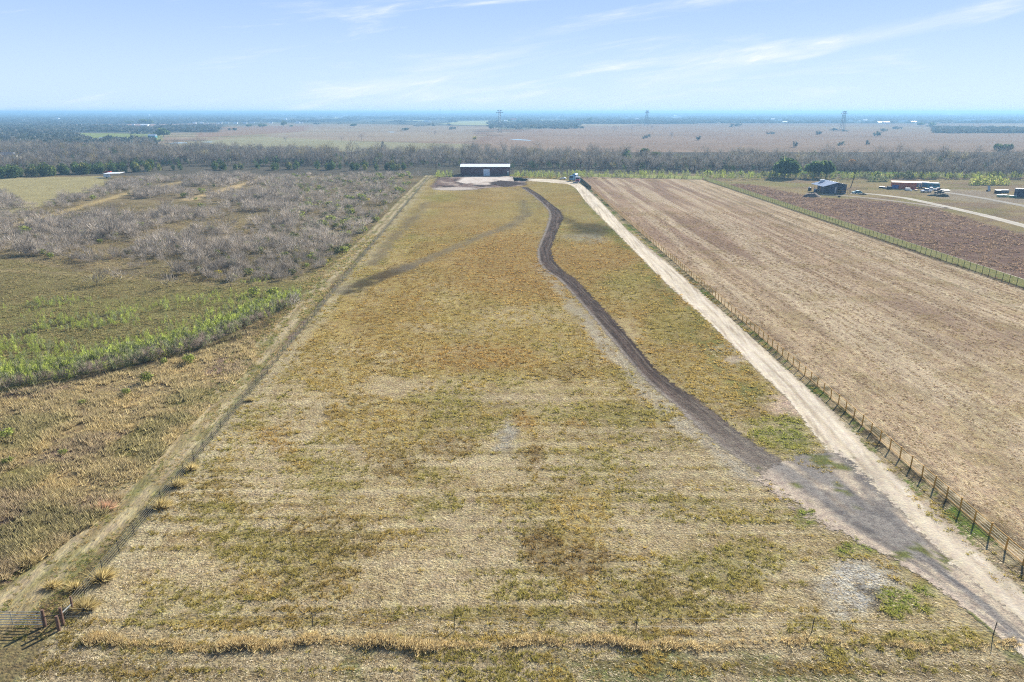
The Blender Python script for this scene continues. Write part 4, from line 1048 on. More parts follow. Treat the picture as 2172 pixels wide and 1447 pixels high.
# ------------------------------------------------------------------ built things
def build_things():
    M = {}
    M['maroon'] = simple('maroon_metal_siding', pc(98,58,66), .5, .0, .12, .4, wave=('X', 2.6))
    M['white'] = simple('white_roof_metal', pc(246,250,248,1.25), .35, .0, .06, .3, wave=('X', 2.0))
    M['door'] = simple('pale_door_paint', pc(206,222,236,1.3), .45, 0, .06, .6, wave=('Z', 1.6))
    M['trim'] = simple('dark_red_trim', pc(120,36,60), .5)
    M['wood'] = simple('new_pine', pc(214,166,82,1.0), .8, 0, .25, 3)
    M['oldwood'] = simple('weathered_cedar', pc(128,100,84), .9, 0, .3, 6, .4)
    M['greywood'] = simple('grey_pole_wood', pc(92,80,72), .9, 0, .3, 3)
    M['steel'] = simple('rusty_steel_post', pc(74,70,62), .7, .3, .3, 4)
    M['galv'] = simple('galvanised_tube', pc(188,190,186), .4, .6, .1, 4)
    M['wire'] = simple('fence_wire', pc(176,172,158), .5, .3, .1)
    M['pylon'] = simple('pylon_steel', pc(110,116,124), .5, .4, .1)
    M['roofgrey'] = simple('grey_roof_metal', pc(128,146,172), .4, .2, .08, .3, wave=('Y', 1.4))
    M['bluedark'] = simple('dark_blue_siding', pc(62,78,104), .6, 0, .15, .4, wave=('X', 1.8))
    M['black'] = simple('black_rubber', pc(36,36,38), .8)
    M['glass'] = simple('dark_glass', pc(40,52,66), .1, 0, .05)
    M['whitep'] = simple('white_paint', pc(238,240,240,1.2), .4, 0, .06)
    M['red'] = simple('red_paint', pc(196,52,72,1.1), .4, 0, .1)
    M['blue'] = simple('blue_grey_paint', pc(92,138,170), .45, 0, .15)
    M['silver'] = simple('silver_paint', pc(190,206,224,1.1), .3, .2, .08)
    M['teal'] = simple('teal_paint', pc(70,150,170), .6, 0, .1)
    M['rust'] = simple('rusty_container', pc(206,112,68), .7, 0, .25, .6, wave=('X', 3.0))
    M['tan'] = simple('tan_sheet', pc(206,174,142), .7, 0, .25)
    M['tarp'] = simple('blue_tarp', pc(64,92,170), .5)
    M['soil'] = simple('heaped_soil', pc(128,110,98), .95, 0, .3, 1.2, .8)
    M['brush'] = simple('dark_brush', pc(70,72,56), .95, 0, .4, 1.5, .9)
    M['roofbrown'] = simple('dark_roof_shingle', pc(84,84,92), .8, 0, .15)
    M['roofred'] = simple('red_roof', pc(206,110,104), .6)
    M['wallpale'] = simple('pale_house_wall', pc(240,238,230,1.2), .7)
    # translucent netting on the fences: real holes, modelled as partial coverage
    def net(name, c, a):
        m, nt, N, L = newmat(name); out = node(N, 'ShaderNodeOutputMaterial'); d = node(N, 'ShaderNodeBsdfTranslucent'); d.inputs['Color'].default_value = c4(c)
        t = node(N, 'ShaderNodeBsdfTransparent'); x = node(N, 'ShaderNodeMixShader', i_Fac=a)
        L.new(t.outputs[0], x.inputs[1]); L.new(d.outputs[0], x.inputs[2]); L.new(x.outputs[0], out.inputs['Surface']); return m
    M['net'] = net('wire_netting', pc(190,174,110,1.3), .08)
    M['netgreen'] = net('green_netting', pc(124,136,82,1.1), .5)

    # ---------------- fences
    def post_mesh(r, h, n=6):
        mb = MB().bar((0,0,-.2), (0,0,h), r, r * .94, n); return mb.mesh('post')
    def fence(name, label, cat, pts, spacing, pm, pmat, h, wires, wmat, wr=.012, cap=100, group=None, wname='wire', rails=(), rmat=None, netting=None):
        t = thing(name, label, cat, (pts[0][0], pts[0][1], 0), 0, group)
        ox, oy = pts[0]
        P = np.array(pts, float); s = np.concatenate([[0], np.cumsum(np.hypot(*np.diff(P, axis=0).T))])
        q = np.arange(0, s[-1], spacing); xs, ys = np.interp(q, s, P[:, 0]), np.interp(q, s, P[:, 1])
        me = pm; me.materials.append(pmat); extra = []
        order = np.argsort(np.hypot(xs, ys))
        keep = set(order[:cap].tolist())
        for i in range(len(q)):
            if i in keep:
                o = bpy.data.objects.new('post', me); COL.objects.link(o); o.parent = t
                o.location = (xs[i] - ox, ys[i] - oy, 0); o.rotation_euler = (R.uniform(-.03,.03), R.uniform(-.03,.03), R.uniform(0, 6)); o.scale = (1, 1, R.uniform(.95, 1.06))
            else: extra.append((xs[i] - ox, ys[i] - oy))
        if extra:
            mb = MB(); co = [v.co[:] for v in me.vertices]; fs = [tuple(p.vertices) for p in me.polygons]
            for ex, ey in extra: mb.add([(x + ex, y + ey, z) for x, y, z in co], fs)
            tag(mb.build('post', pmat, t), kind='stuff')
        for nm, zs, r, m in ((wname, wires, wr, wmat), ('rail', rails, .034, rmat)):
            for z in zs if nm == 'rail' else [None]:
                zz = [z] if nm == 'rail' else zs
                if not len(zz): continue
                mb = MB()
                for zq in zz:
                    for (ax, ay), (bx, by) in zip(pts[:-1], pts[1:]):
                        k = max(1, int(math.hypot(bx - ax, by - ay) / (spacing * 3)))
                        for j in range(k):
                            a = (ax + (bx-ax)*j/k - ox, ay + (by-ay)*j/k - oy, zq); b = (ax + (bx-ax)*(j+1)/k - ox, ay + (by-ay)*(j+1)/k - oy, zq)
                            mb.bar(a, b, r, n=4 if nm == 'rail' else 3)
                mb.build(nm, m, t)
        if netting:
            mb = MB()
            for (ax, ay), (bx, by) in zip(pts[:-1], pts[1:]):
                mb.add([(ax-ox, ay-oy, .02), (bx-ox, by-oy, .02), (bx-ox, by-oy, h), (ax-ox, ay-oy, h)], [(0,1,2,3)])
            mb.build('netting', netting, t)
        return t
    yr = [44, 120, 250, 388]
    fence('pole_fence', 'yellow pine pole fence with top rail running beside the pale gravel drive', 'fence', [(RXf(y), y) for y in yr], 2.36, post_mesh(.085, 1.5), M['wood'], 1.35,
          (.35, .65, .95, 1.2), M['wire'], .012, rails=(1.42, .22), rmat=M['wood'], netting=M['net'])
    t = thing('board_fence', 'dark solid stretch of fence beside the red and white truck', 'fence', (RXf(389), 389, 0))
    x1 = RXf(470) - RXf(389)
    MB().quad((0,0,.05),(x1,82,.05),(x1,82,1.75),(0,0,1.75),.05).build('board_panel', simple('dark_green_boards', pc(96,102,74), .8, 0, .2, 2), t)
    for k in range(12):
        MB().bar((.1 + x1*k/11, 82*k/11, -.2), (.1 + x1*k/11, 82*k/11, 1.9), .08).build('post', M['wood'], t)
    fence('mesh_fence', 'long green netted fence between the mown field and the red brown weeds', 'fence', [(BXf(y), y) for y in (110, 250, 449)], 2.6, post_mesh(.07, 1.95), simple('green_post', pc(112,112,74), .8), 1.9,
          (1.9,), M['wire'], .02, netting=M['netgreen'])
    fence('back_fence', 'green netted fence along the far edge of the mown field', 'fence', [(42.6, YBf(42.6)), (118.6, YBf(118.6))], 2.6, post_mesh(.08, 2.1), simple('weathered_green_post', pc(112,104,74), .8), 2.0,
          (2.0,), M['wire'], .02, netting=M['netgreen'])
    fence('wire_fence', 'thin wire fence on steel posts between the two track path and the pasture', 'fence', [(fence_x(y), y) for y in (48.5, 150, 300, 455)], 3.05, post_mesh(.035, 1.4, 5), M['steel'], 1.3,
          (.25, .5, .75, 1.0, 1.25), M['wire'], .016)
    nf = [(-37.2, 48.2), (-16.3, 47.6), (-4.7, 47.1), (10.0, 47.0), (24.2, 46.9), (38.6, 46.5)]
    t = thing('near_fence', 'sparse wire fence on thin steel posts behind the line of straw grass', 'fence', (-37.2, 48.2, 0))
    for x, y in nf[1:]: MB().bar((x + 37.2, y - 48.2, -.2), (x + 37.26, y - 48.2, 1.4), .04, .035, 5).build('post', M['steel'], t)
    mb = MB()
    for z in (.5, .95, 1.3):
        for a, b in zip(nf[:-1], nf[1:]): mb.bar((a[0] + 37.2, a[1] - 48.2, z), (b[0] + 37.2, b[1] - 48.2, z), .006, n=3)
    mb.build('wire', M['wire'], t)
    # gate corner
    def pst(px, py, top, lb, r=.13):
        x, y = G(px, py); h = ZH(top, y)
        mb = MB().bar((0,0,-.2), (.02,.01,h*.5), r*1.05, r, 9).bar((.02,.01,h*.5), (.05,0,h), r, r*.88, 9)
        tag(mb.build('gate_post', M['oldwood'], None, (x, y, 0)), lb, 'gate post'); return x, y, h
    a = pst(96, 1328.5, 1293.5, 'wooden post at the free end of the metal gate')
    b = pst(125.5, 1338, 1307, 'short thick wooden post standing nearest the camera by the gate')
    c = pst(134, 1325, 1289, 'wooden corner post that carries the white brace rail')
    d = pst(155, 1298, 1265, 'slim wooden post at the far end of the white brace rail', .09)
    tag(MB().bar((c[0], c[1], c[2]*.62), (d[0], d[1], d[2]*.5), .055).build('brace_rail', M['galv']), 'pale brace rail between two wooden fence posts', 'rail')
    tag(MB().bar((a[0], a[1], .95), (c[0], c[1], .95), .04).build('brace_rail', M['steel']), 'thin dark rail joining the gate post to the corner post', 'rail')
    t = thing('field_gate', 'grey tubular metal farm gate at the lower left corner', 'gate', (a[0] - .15, a[1], 0))
    for z in (.18, .42, .66, .9, 1.14, 1.4): MB().bar((-4.9, 0, z), (0, 0, z), .032, n=8).build('tube', M['galv'], t)
    for x in (-4.9, -2.45, 0): MB().bar((x, .0, .16), (x, .0, 1.42), .03, n=8).build('upright', M['galv'], t)

    # ---------------- the barn
    x0, x1 = -33.9, -1.55; y0 = 475.5; D = 15.0; he, hr = 5.7, 7.3
    t = thing('metal_barn', 'long maroon metal barn with white roof and one pale roller door', 'barn', ((x0 + x1) / 2, y0, 0)); w = (x1 - x0) / 2
    MB().box(-w, -1.0, 0, .2, 0, he).box(3.0, w, 0, .2, 0, he).box(-1.0, 3.0, 0, .2, 4.2, he).build('front_wall', M['maroon'], t)
    MB().box(-w, w, D - .2, D, 0, he).build('back_wall', M['maroon'], t)
    for s in (-1, 1):
        mb = MB(); X0, X1 = (s * w, s * (w - .2))
        mb.add([(X0,.2,0),(X0,D-.2,0),(X0,D-.2,he),(X0,D/2,hr),(X0,.2,he),(X1,.2,0),(X1,D-.2,0),(X1,D-.2,he),(X1,D/2,hr),(X1,.2,he)], [(0,1,2,3,4),(9,8,7,6,5)] + [(i,(i+1)%5,5+(i+1)%5,5+i) for i in range(5)])
        mb.build('end_wall', M['maroon'], t)
    rf = MB().quad((-w-.3,-.4,he+.02),(w+.3,-.4,he+.02),(w+.3,D/2,hr+.12),(-w-.3,D/2,hr+.12),.1).quad((-w-.3,D/2,hr+.12),(w+.3,D/2,hr+.12),(w+.3,D+.4,he+.02),(-w-.3,D+.4,he+.02),.1).build('roof', M['white'], t)
    MB().box(-w-.32, w+.32, D/2-.45, D/2+.45, hr+.06, hr+.3).build('ridge_cap', M['trim'], rf)
    MB().box(-w-.3, w+.3, -.5, -.38, he-.28, he+.06).build('eave_trim', simple('dark_trim', pc(52,46,56), .5), rf)
    dr = MB().box(-1.0, 3.0, .08, .16, 0, 4.2).build('roller_door', M['door'], t)
    MB().box(-1.1, -1.0, -.03, .0, 0, 4.3).box(3.0, 3.1, -.03, .0, 0, 4.3).box(-1.0, 3.0, -.03, .0, 4.2, 4.3).build('frame', M['whitep'], dr)
    MB().box(w-.12, w+.06, -.05, .0, 0, he-.3).build('corner_trim', M['trim'], t)
    dd = MB().box(w-1.7, w-.5, -.06, 0, 0, 2.3).build('side_door', simple('teal_grey_door', pc(110,140,150), .5), t)
    MB().box(w-1.75, w-.45, -.35, -.0, 2.35, 2.95).build('awning', M['whitep'], dd)
    x, y = G(952, 371)
    tag(MB().bar((0,0,0),(0,0,1.5),.4,.38,10).bar((0,0,1.5),(0,0,1.62),.42,.3,10).build('barrel', simple('dark_red_drum', pc(110,44,40), .6), None, (x, y, 0)), 'small dark red drum standing left of the barn', 'barrel')

    # ---------------- dark open shed on the right
    t = thing('pole_shed', 'dark blue shed with grey metal roof and open porch on its left side', 'shed', (159.4, 367.6, 0)); L = 15.0
    def gab(yy, x0, xr, x1, z0, zr, z1): return [(x0, yy, 0), (x1, yy, 0), (x1, yy, z1), (xr, yy, zr), (x0, yy, z0)]
    mb = MB(); mb.prism([(3.4,0),(12,0),(12,4.6),(7.2,5.5),(3.4,4.55)], 0, .18).build('front_wall', M['bluedark'], t)
    MB().prism([(3.4,0),(12,0),(12,4.6),(7.2,5.5),(3.4,4.55)], L-.2, L).build('back_wall', M['bluedark'], t)
    MB().box(11.8,12,.18,L-.2,0,4.6).build('side_wall', M['bluedark'], t); MB().box(3.4,3.58,.18,L-.2,0,4.5).build('side_wall', M['bluedark'], t)
    rf = MB().quad((-.3,-.4,3.7),(7.2,-.4,5.75),(7.2,L+.3,5.75),(-.3,L+.3,3.7),.12).quad((7.2,-.4,5.75),(12.4,-.4,4.7),(12.4,L+.3,4.7),(7.2,L+.3,5.75),.12).build('roof', M['roofgrey'], t)
    MB().box(3.4,5.6,11.8,13.2,4.5,6.1).build('roof_unit', M['whitep'], rf)
    for k in range(5): MB().bar((.2, .2 + k*3.6, 0), (.2, .2 + k*3.6, 3.65), .11).build('porch_post', M['wood'] if k else M['galv'], t)
    MB().box(7.4,9.3,-.04,0,0,3.6).build('door_opening', M['black'], t)
    l = MB().box(6.1,6.9,-.05,0,.4,3.5).build('window', M['glass'], t)
    mb = MB()
    for k in range(6): mb.box(6.1,6.9,-.09,-.05,.6+k*.5,.82+k*.5)
    mb.build('louvre', M['whitep'], l)
    MB().box(3.4,12,-1.2,0,0,.12).build('slab', simple('concrete', pc(176,172,164), .8), t)
    for (px, py), c, lb in (((1717,404.5),'black','dark barrel with pale lid outside the porch, left one'),((1729,408),'bluedark','dark barrel with pale lid under the porch edge, right one')):
        x, y = G(px, py); b_ = thing('barrel', lb, 'barrel', (x, y, 0))
        MB().bar((0,0,0),(0,0,1.5),.8,.85,12).build('body', M[c], b_); MB().bar((0,0,1.5),(0,0,1.9),.8,.3,12).build('lid', M['whitep'], b_)
    x, y = G(1798, 412)
    t = thing('wooden_pen', 'low wooden rail pen at the right side of the dark shed', 'pen', (x, y, 0))
    for i, (px_, py_) in enumerate([(-5.5,0),(-3,0),(0,0),(2.2,2),(5,9),(11,14),(18,17)]): MB().bar((px_,py_,0),(px_,py_,2.0 if i < 4 else 1.4),.1).build('post', M['oldwood'], t)
    for z in (.9, 1.8): MB().bar((-5.5,0,z),(0,0,z),.07).build('rail', M['wood'], t)
    for z in (.6, 1.2): MB().bar((2.2,2,z),(5,9,z),.06).bar((5,9,z),(11,14,z),.06).bar((11,14,z),(18,17,z),.06).build('rail', M['oldwood'], t)

    # ---------------- vehicles
    def car(label, px, py, rz, paint, pickup=False, cat_='car', sc=1.0, name=None):
        x, y = G(px, py); t = thing(name or ('pickup_truck' if pickup else 'parked_car'), label, cat_, (x, y, 0), rz)
        t.scale = (sc,)*3; Ln = 5.6 if pickup else 4.5; a = Ln / 2
        if pickup:
            prof = [(-a,.45),(a,.45),(a,.95),(a-.15,1.1),(1.1,1.15),(-a,1.12)]
            cab = [(1.2,1.14),(.55,1.78),(-.75,1.8),(-.95,1.14)]
        else:
            prof = [(-a,.4),(a,.4),(a,.75),(a-.3,.88),(.9,.98),(-1.6,1.0),(-a,.95)]
            cab = [(1.1,.97),(.35,1.42),(-1.0,1.45),(-1.9,1.0)]
        MB().prism(prof, -.9, .9).build('body', paint, t)
        c = MB().prism(cab, -.78, .78).build('cabin', paint, t)
        g = MB()
        for s in (-1, 1):
            yy = s * .79; q = [(cab[0][0]-.25, cab[0][1]+.05), (cab[1][0]-.08, cab[1][1]-.1), (cab[2][0]+.1, cab[2][1]-.1), (cab[3][0]+.2, cab[3][1]+.05)]
            g.add([(X, yy, Z) for X, Z in q] + [(X, yy + s*.02, Z) for X, Z in q], [(3,2,1,0),(4,5,6,7),(0,1,5,4),(1,2,6,5),(2,3,7,6),(3,0,4,7)])
        n0 = Vector((cab[0][0], 0, cab[0][1])); n1 = Vector((cab[1][0], 0, cab[1][1]))
        p, q = n0.lerp(n1, .12), n0.lerp(n1, .9); o = Vector((.02, 0, .02))
        g.add([(p.x+.02,-.7,p.z+.02),(p.x+.02,.7,p.z+.02),(q.x+.02,.66,q.z+.02),(q.x+.02,-.66,q.z+.02)], [(0,1,2,3)])
        g.build('window', M['glass'], c)
        if pickup: MB().box(-a+.15,-1.05,-.78,.78,1.125,1.135).build('bed', M['black'], t)
        for sx in (-a+.95, a-.95):
            for s in (-1, 1):
                wv = MB().bar((sx, s*.72, .36),(sx, s*.94, .36), .36, n=14).build('wheel', M['black'], t)
                MB().bar((sx, s*.942, .36),(sx, s*.95, .36), .2, n=10).build('rim', M['silver'], wv)
        for s in (-1, 1): MB().box(a, a+.02, s*.62-.16, s*.62+.16, .62, .78).build('headlight', M['whitep'], t)
        return t
    car('small white car parked on the grass beside the bend of the drive', 1194, 380.5, 2.9, M['whitep'], sc=.9)
    car('light blue car parked at the start of the white lane by the shed', 1817, 411, 3.3, M['teal'], sc=1.1)
    car('silver pickup truck standing nearest in the homestead yard', 1964, 408, 3.25, M['silver'], True, 'pickup')
    car('white pickup truck parked behind the silver one', 1974, 404.5, 2.75, M['whitep'], True, 'pickup')
    car('dark red car half hidden behind the homestead trailers', 1990, 404, .3, simple('dark_red_paint', pc(110,50,66), .4), sc=.95)
    car('dark trailer like vehicle beside the pile of brush', 1992, 411, .2, M['black'], True, 'pickup', .85)
    car('white vehicle parked in the far clearing beside a leafless tree', 277, 298.5, .5, M['whitep'], name='parked_van', cat_='van')
    # truck with red and white cab, facing the camera
    x, y = G(1225, 388); t = thing('lorry', 'lorry with a white front, red hood and dark windscreen by the fence', 'lorry', (x, y, 0), -PI/2 - .12); t.scale = (1.15,)*3
    MB().prism([(-7,.7),(.2,.7),(.2,1.1),(-7,1.1)], -.5, .5).build('chassis', M['black'], t)
    cb = MB().prism([(-1.9,.9),(.3,.9),(.3,1.9),(.05,2.9),(-1.9,2.95)], -1.2, 1.2).build('cab', M['whitep'], t)
    MB().add([(.33,-1.05,1.95),(.33,1.05,1.95),(.09,1.0,2.8),(.09,-1.0,2.8)], [(0,1,2,3)]).build('windscreen', M['glass'], cb)
    hd = MB().prism([(.32,.8),(2.2,.75),(2.2,1.55),(2.0,1.75),(.32,1.85)], -1.0, 1.0).build('hood', M['red'], t)
    MB().box(2.2,2.24,-.62,.62,.85,1.5).build('grille', M['black'], hd)
    MB().box(2.2,2.42,-1.2,1.2,.45,.78).build('bumper', M['whitep'], t)
    for s in (-1, 1):
        MB().box(1.5,2.18,s*1.0 if s > 0 else -1.3,1.3 if s > 0 else -1.0,.7,1.25).build('fender', M['whitep'], t); MB().box(2.18,2.23,s*1.12-.12,s*1.12+.12,.95,1.15).build('headlight', M['silver'], t)
    for sx in (1.5, -4.6, -5.9):
        for s in (-1, 1): MB().bar((sx, s*.85, .5),(sx, s*1.2, .5), .5, n=14).build('wheel', M['black'], t)
    MB().prism([(-7,1.15),(-2.0,1.15),(-2.0,1.35),(-7,1.35)], -1.25, 1.25).build('flatbed', M['blue'], t)
    x, y = G(1216, 384); t = thing('mixer_truck', 'blue grey truck with a big rounded drum parked behind the red and white lorry', 'lorry', (x, y, 0), -PI/2 - .5); t.scale = (1.15,)*3
    MB().prism([(-5,.6),(2.6,.6),(2.6,1.0),(-5,1.0)], -.55, .55).build('chassis', M['black'], t)
    cb = MB().prism([(1.0,.8),(2.9,.8),(2.9,1.7),(2.5,2.8),(1.0,2.85)], -1.15, 1.15).build('cab', M['blue'], t)
    MB().add([(2.93,-1,1.75),(2.93,1,1.75),(2.56,.95,2.7),(2.56,-.95,2.7)], [(0,1,2,3)]).build('windscreen', M['glass'], cb)
    MB().bar((.6,0,2.0),(-1.0,0,2.35),.7,1.3,18).bar((-1.0,0,2.35),(-2.6,0,2.7),1.3,1.3,18).bar((-2.6,0,2.7),(-4.6,0,3.15),1.3,.55,18).build('drum', M['blue'], t)
    MB().box(-5.3,-4.5,-.5,.5,1.0,3.4).build('hopper', M['silver'], t)
    for sx in (2.0, -2.6, -3.9):
        for s in (-1, 1): MB().bar((sx, s*.85, .5),(sx, s*1.15, .5), .5, n=14).build('wheel', M['black'], t)

    # ---------------- homestead clutter on the right
    x, y = G(1921, 401); t = thing('shipping_container', 'rusty orange container under a flat tan roof, blue at its end', 'container', (x, y, 0), -.35)
    MB().box(-7,4.5,0,4,0,3.4).build('body', M['rust'], t); MB().quad((-7.2,-.5,3.45),(7.4,-.5,3.45),(7.4,4.4,3.9),(-7.2,4.4,3.9),.12).build('roof', M['tan'], t)
    MB().box(-6.8,-3.6,-.05,0,.1,2.0).build('tarp', M['tarp'], t)
    for X in (5.9, 7.2): MB().bar((X,-.3,0),(X,-.3,3.4),.1).build('post', M['wood'], t)
    MB().box(4.6,4.9,-.2,4,0,3.3).build('end_panel', M['red'], t)
    def camper(px, py, rz, lb, m, Ln=8.5):
        x, y = G(px, py); t = thing('camper_trailer', lb, 'trailer', (x, y, 0), rz)
        MB().prism([(-Ln/2,.6),(Ln/2,.6),(Ln/2+.1,1.6),(Ln/2-.5,3.2),(-Ln/2,3.2)], -1.25, 1.25).build('body', m, t)
        for X in (-Ln*.3, 0.4, Ln*.3): MB().box(X-.6,X+.6,-1.28,-1.25,1.7,2.5).build('window', M['glass'], t)
        MB().box(-1.6,-.9,-1.275,-1.25,.65,2.4).build('door', M['silver'], t)
        MB().box(-Ln/2,Ln/2-.5,-1.3,1.3,3.2,3.3).build('roof', M['whitep'], t)
        for s in (-1, 1):
            for X in (-.9,.0): MB().bar((X,s*1.0,.4),(X,s*1.22,.4),.4,n=12).build('wheel', M['black'], t)
    camper(1953,399,-.25,'long blue grey camper trailer behind the pickups in the yard',M['blue'])
    camper(1978,401,-.2,'dark teal camper trailer at the right end of the yard',M['teal'],6)
    def boxy(name, px, py, w, d, h, m, lb, cat_, rz=0, lid=None):
        x, y = G(px, py); t = thing(name, lb, cat_, (x, y, 0), rz)
        b_ = MB(); b_.prism([(-w/2,.05),(w/2,.05),(w/2,h*.8),(w/2-.12,h),(-w/2+.12,h),(-w/2,h*.8)], -d/2, d/2).build('body', m, t)
        MB().box(-w/2-.06,w/2+.06,-d/2-.06,d/2+.06,h+.005,h+.1).build('lid', lid or m, t)
    boxy('feed_bin',1870,399,2.6,1.5,.8,M['black'],'flat dark bin, leftmost of three in the grass left of the rusty container','bin',-.2,M['galv'])
    boxy('feed_bin',1879,400,3,1.5,.7,M['bluedark'],'low dark green bin, middle of three left of the rusty container','bin',-.2)
    boxy('feed_bin',1886,401.5,2.0,1.6,1.5,M['black'],'black humped bin, rightmost of three left of the rusty container','bin',.2)
    boxy('water_tank',2125,409,6,2,1.4,simple('grey_tank', pc(120,136,140), .6),'long grey tank lying behind the white hull','tank',-.1)
    boxy('crate',2116,410,2.4,2,1.6,M['black'],'dark crate with pale top at the left end of the grey tank','crate',-.1,M['galv'])
    def hull(px, py, Ln, lb):
        x, y = G(px, py); t = thing('boat_hull', lb, 'boat', (x, y, 0), -.12); V = []
        n = 9
        for i in range(n):
            u = i/(n-1); w_ = .95*math.sin(min(1, (1-u)*1.6)*PI/2); X = (u-.5)*Ln
            V += [(X, -w_, .95), (X, -w_*.6, .15), (X, w_*.6, .15), (X, w_, .95)]
        fs = [(4*i+j, 4*i+4+j, 4*i+5+j, 4*i+1+j) for i in range(n-1) for j in range(3)] + [(4*i+3, 4*i+7, 4*i+4, 4*i) for i in range(n-1)] + [(0,1,2,3)]
        MB().add(V, fs).build('hull', simple('green_hull', pc(120,180,150), .4), t)
        MB().prism([(-Ln/2,.97),(Ln*.28,.97),(Ln*.26,1.12),(-Ln/2,1.12)], -1.0, 1.0).build('cover', M['whitep'], t)
    hull(2128,418,5.6,'long white covered boat on the grass by the second lane'); hull(2149,419.5,3.2,'short white covered boat beside the dark container')
    x, y = G(2172, 419); t = thing('shipping_container', 'dark blue container cut off by the right edge of the picture', 'container', (x, y, 0), -.2)
    MB().box(-3.4,8,0,3,0,4).build('body', simple('navy_steel', pc(48,62,84), .6, 0, .15, .5, wave=('X', 3)), t); MB().box(-3.5,8.1,-.1,3.1,4.002,4.15).build('roof', M['blue'], t)
    x, y = G(2098, 406); t = thing('tipped_trailer', 'small grey trailer tipped up on its end in the grass', 'trailer', (x, y, 0), .3)
    MB().quad((-.9,0,.2),(.9,0,.2),(1.6,1.2,2.7),(-.2,1.2,2.7),.15).build('bed', M['galv'], t); MB().bar((0,.2,.1),(-2.5,-.5,.15),.06).build('drawbar', M['steel'], t)
    for s in (-1.05, 1.05): MB().bar((s,.5,.45),(s+.15,.5,.45),.42,n=12).build('wheel', M['black'], t)
    def mound(px, py, w, d, h, m, name, lb, cat_):
        x, y = G(px, py); n1, n2 = 26, 16; X, Y = np.meshgrid(np.linspace(-w/2, w/2, n1), np.linspace(-d/2, d/2, n2))
        r = np.clip(1 - (2*X/w)**2 - (2*Y/d)**2, 0, 1); Z = h * r ** .8 * (.6 + .8 * fbm(X * 1.1 + px, Y * 1.1, 501)) - .03
        i = np.arange(X.size).reshape(X.shape); Fq = np.stack([i[:-1,:-1],i[:-1,1:],i[1:,1:],i[1:,:-1]],-1).reshape(-1,4)
        tag(link(name, mesh_np(name, np.stack([X, Y, Z], -1).reshape(-1,3), Fq), m, None, (x, y, 0)), lb, cat_)
    mound(1722,417.5,9,6,1.9,M['soil'],'soil_mound','grey mound of heaped soil in front of the dark shed','soil mound')
    mound(1982,415.5,8,3,1.0,M['brush'],'brush_pile','long dark pile of brush near the pickups, left part','brush pile')
    mound(2000,417,7,3.4,1.5,M['brush'],'brush_pile','higher dark pile of brush near the pickups, right part','brush pile')
    mound(1830,413,5,2.5,.7,M['brush'],'brush_pile','low dark heap beside the light blue car','brush pile')
    x, y = G(1780, 418.5); tag(MB().box(-.5,.5,-.3,.3,.1,.7).bar((-.5,0,.5),(-1.2,0,.2),.06).bar((.3,-.35,.25),(.3,.35,.25),.25).build('wheelbarrow', M['black'], None, (x, y, 0)), 'small dark barrow alone on the track before the shed', 'wheelbarrow')
    for i, (px, py, c, w, lb) in enumerate(((1925,404,'whitep',2.2,'white sheet heap at the near corner of the rusty container'),(1938,402,'red',1.6,'red item lying in the yard between container and pickups'),(1943,405,'tan',1.8,'tan sheet lying on the ground left of the silver pickup'),(1932,405.5,'silver',1.2,'pale grey sheet lying beside the white heap'),
        (2003,405,'galv',5,'flat grey trailer at the right end of the yard'))):
        boxy('scrap_heap', px, py, w, w * .6, .5 if i else 1.2, M[c], lb, 'scrap', .4 * i)

    # ---------------- left shelter and the drum on the trail
    x, y = G(238, 377.5); t = thing('carport', 'white roofed open carport on thin posts at the edge of the left field', 'carport', (x, y, 0), .12)
    MB().quad((-4.6,-1.6,2.7),(5.2,-1.6,2.9),(6.4,4.6,3.3),(-3.6,4.6,3.1),.14).build('roof', M['whitep'], t)
    for X, Y in ((-4.2,-1.3),(5,-1.3),(6,4.2),(-3.4,4.2)): MB().bar((X,Y,0),(X,Y,2.75),.08).build('post', M['wood'], t)
    x2, y2 = G(228, 377.8); t = thing('box_trailer', 'grey and white box trailer with long drawbar under the carport', 'trailer', (x2, y2, 0), .1)
    MB().box(-1.8,1.6,-1,1,.5,2.3).build('body', M['silver'], t); MB().quad((1.6,-1,.4),(2.8,-1.1,.4),(2.0,-1.1,2.4),(1.6,-1,2.4),.08).build('ramp', M['whitep'], t)
    MB().bar((-1.8,0,.6),(-7,-1.2,.3),.18,.12).build('drawbar', M['whitep'], t)
    for s in (-1, 1): MB().bar((-.2,s*1.02,.4),(-.2,s*1.22,.4),.4,n=12).build('wheel', M['black'], t)
    x, y = G(228, 368.2); t = thing('red_shed', 'long low red roofed shed showing behind the white carport', 'shed', (x, y, 0), .06)
    MB().box(-2,2,0,2,0,1.3).build('wall', M['rust'], t); MB().quad((-2.2,-.3,1.35),(2.2,-.3,1.35),(2.2,2.3,1.5),(-2.2,2.3,1.5),.1).build('roof', M['red'], t)
    x, y = G(285, 373); t = thing('pipe_rack', 'low grey pipe corral to the right of the carport', 'corral', (x, y, 0), .05)
    for k in range(6): MB().bar((-6+k*3,0,0),(-6+k*3,0,1.4),.08).build('post', M['galv'], t)
    for z in (.7, 1.35): MB().bar((-6,0,z),(9,0,z),.07).build('rail', M['galv'], t)
    x, y = G(62, 474); t = thing('feeder_drum', 'dark red and black drum standing by the pale trail in the thicket', 'drum', (x, y, 0))
    MB().bar((0,0,.3),(0,0,1.4),.42,n=12).build('drum', M['red'], t); MB().bar((0,0,1.4),(0,0,1.7),.45,.2,12).build('lid', M['black'], t)
    for k in range(3): MB().bar((.3*math.cos(k*2.1),.3*math.sin(k*2.1),.35),(.5*math.cos(k*2.1),.5*math.sin(k*2.1),-.05),.04).build('leg', M['black'], t)

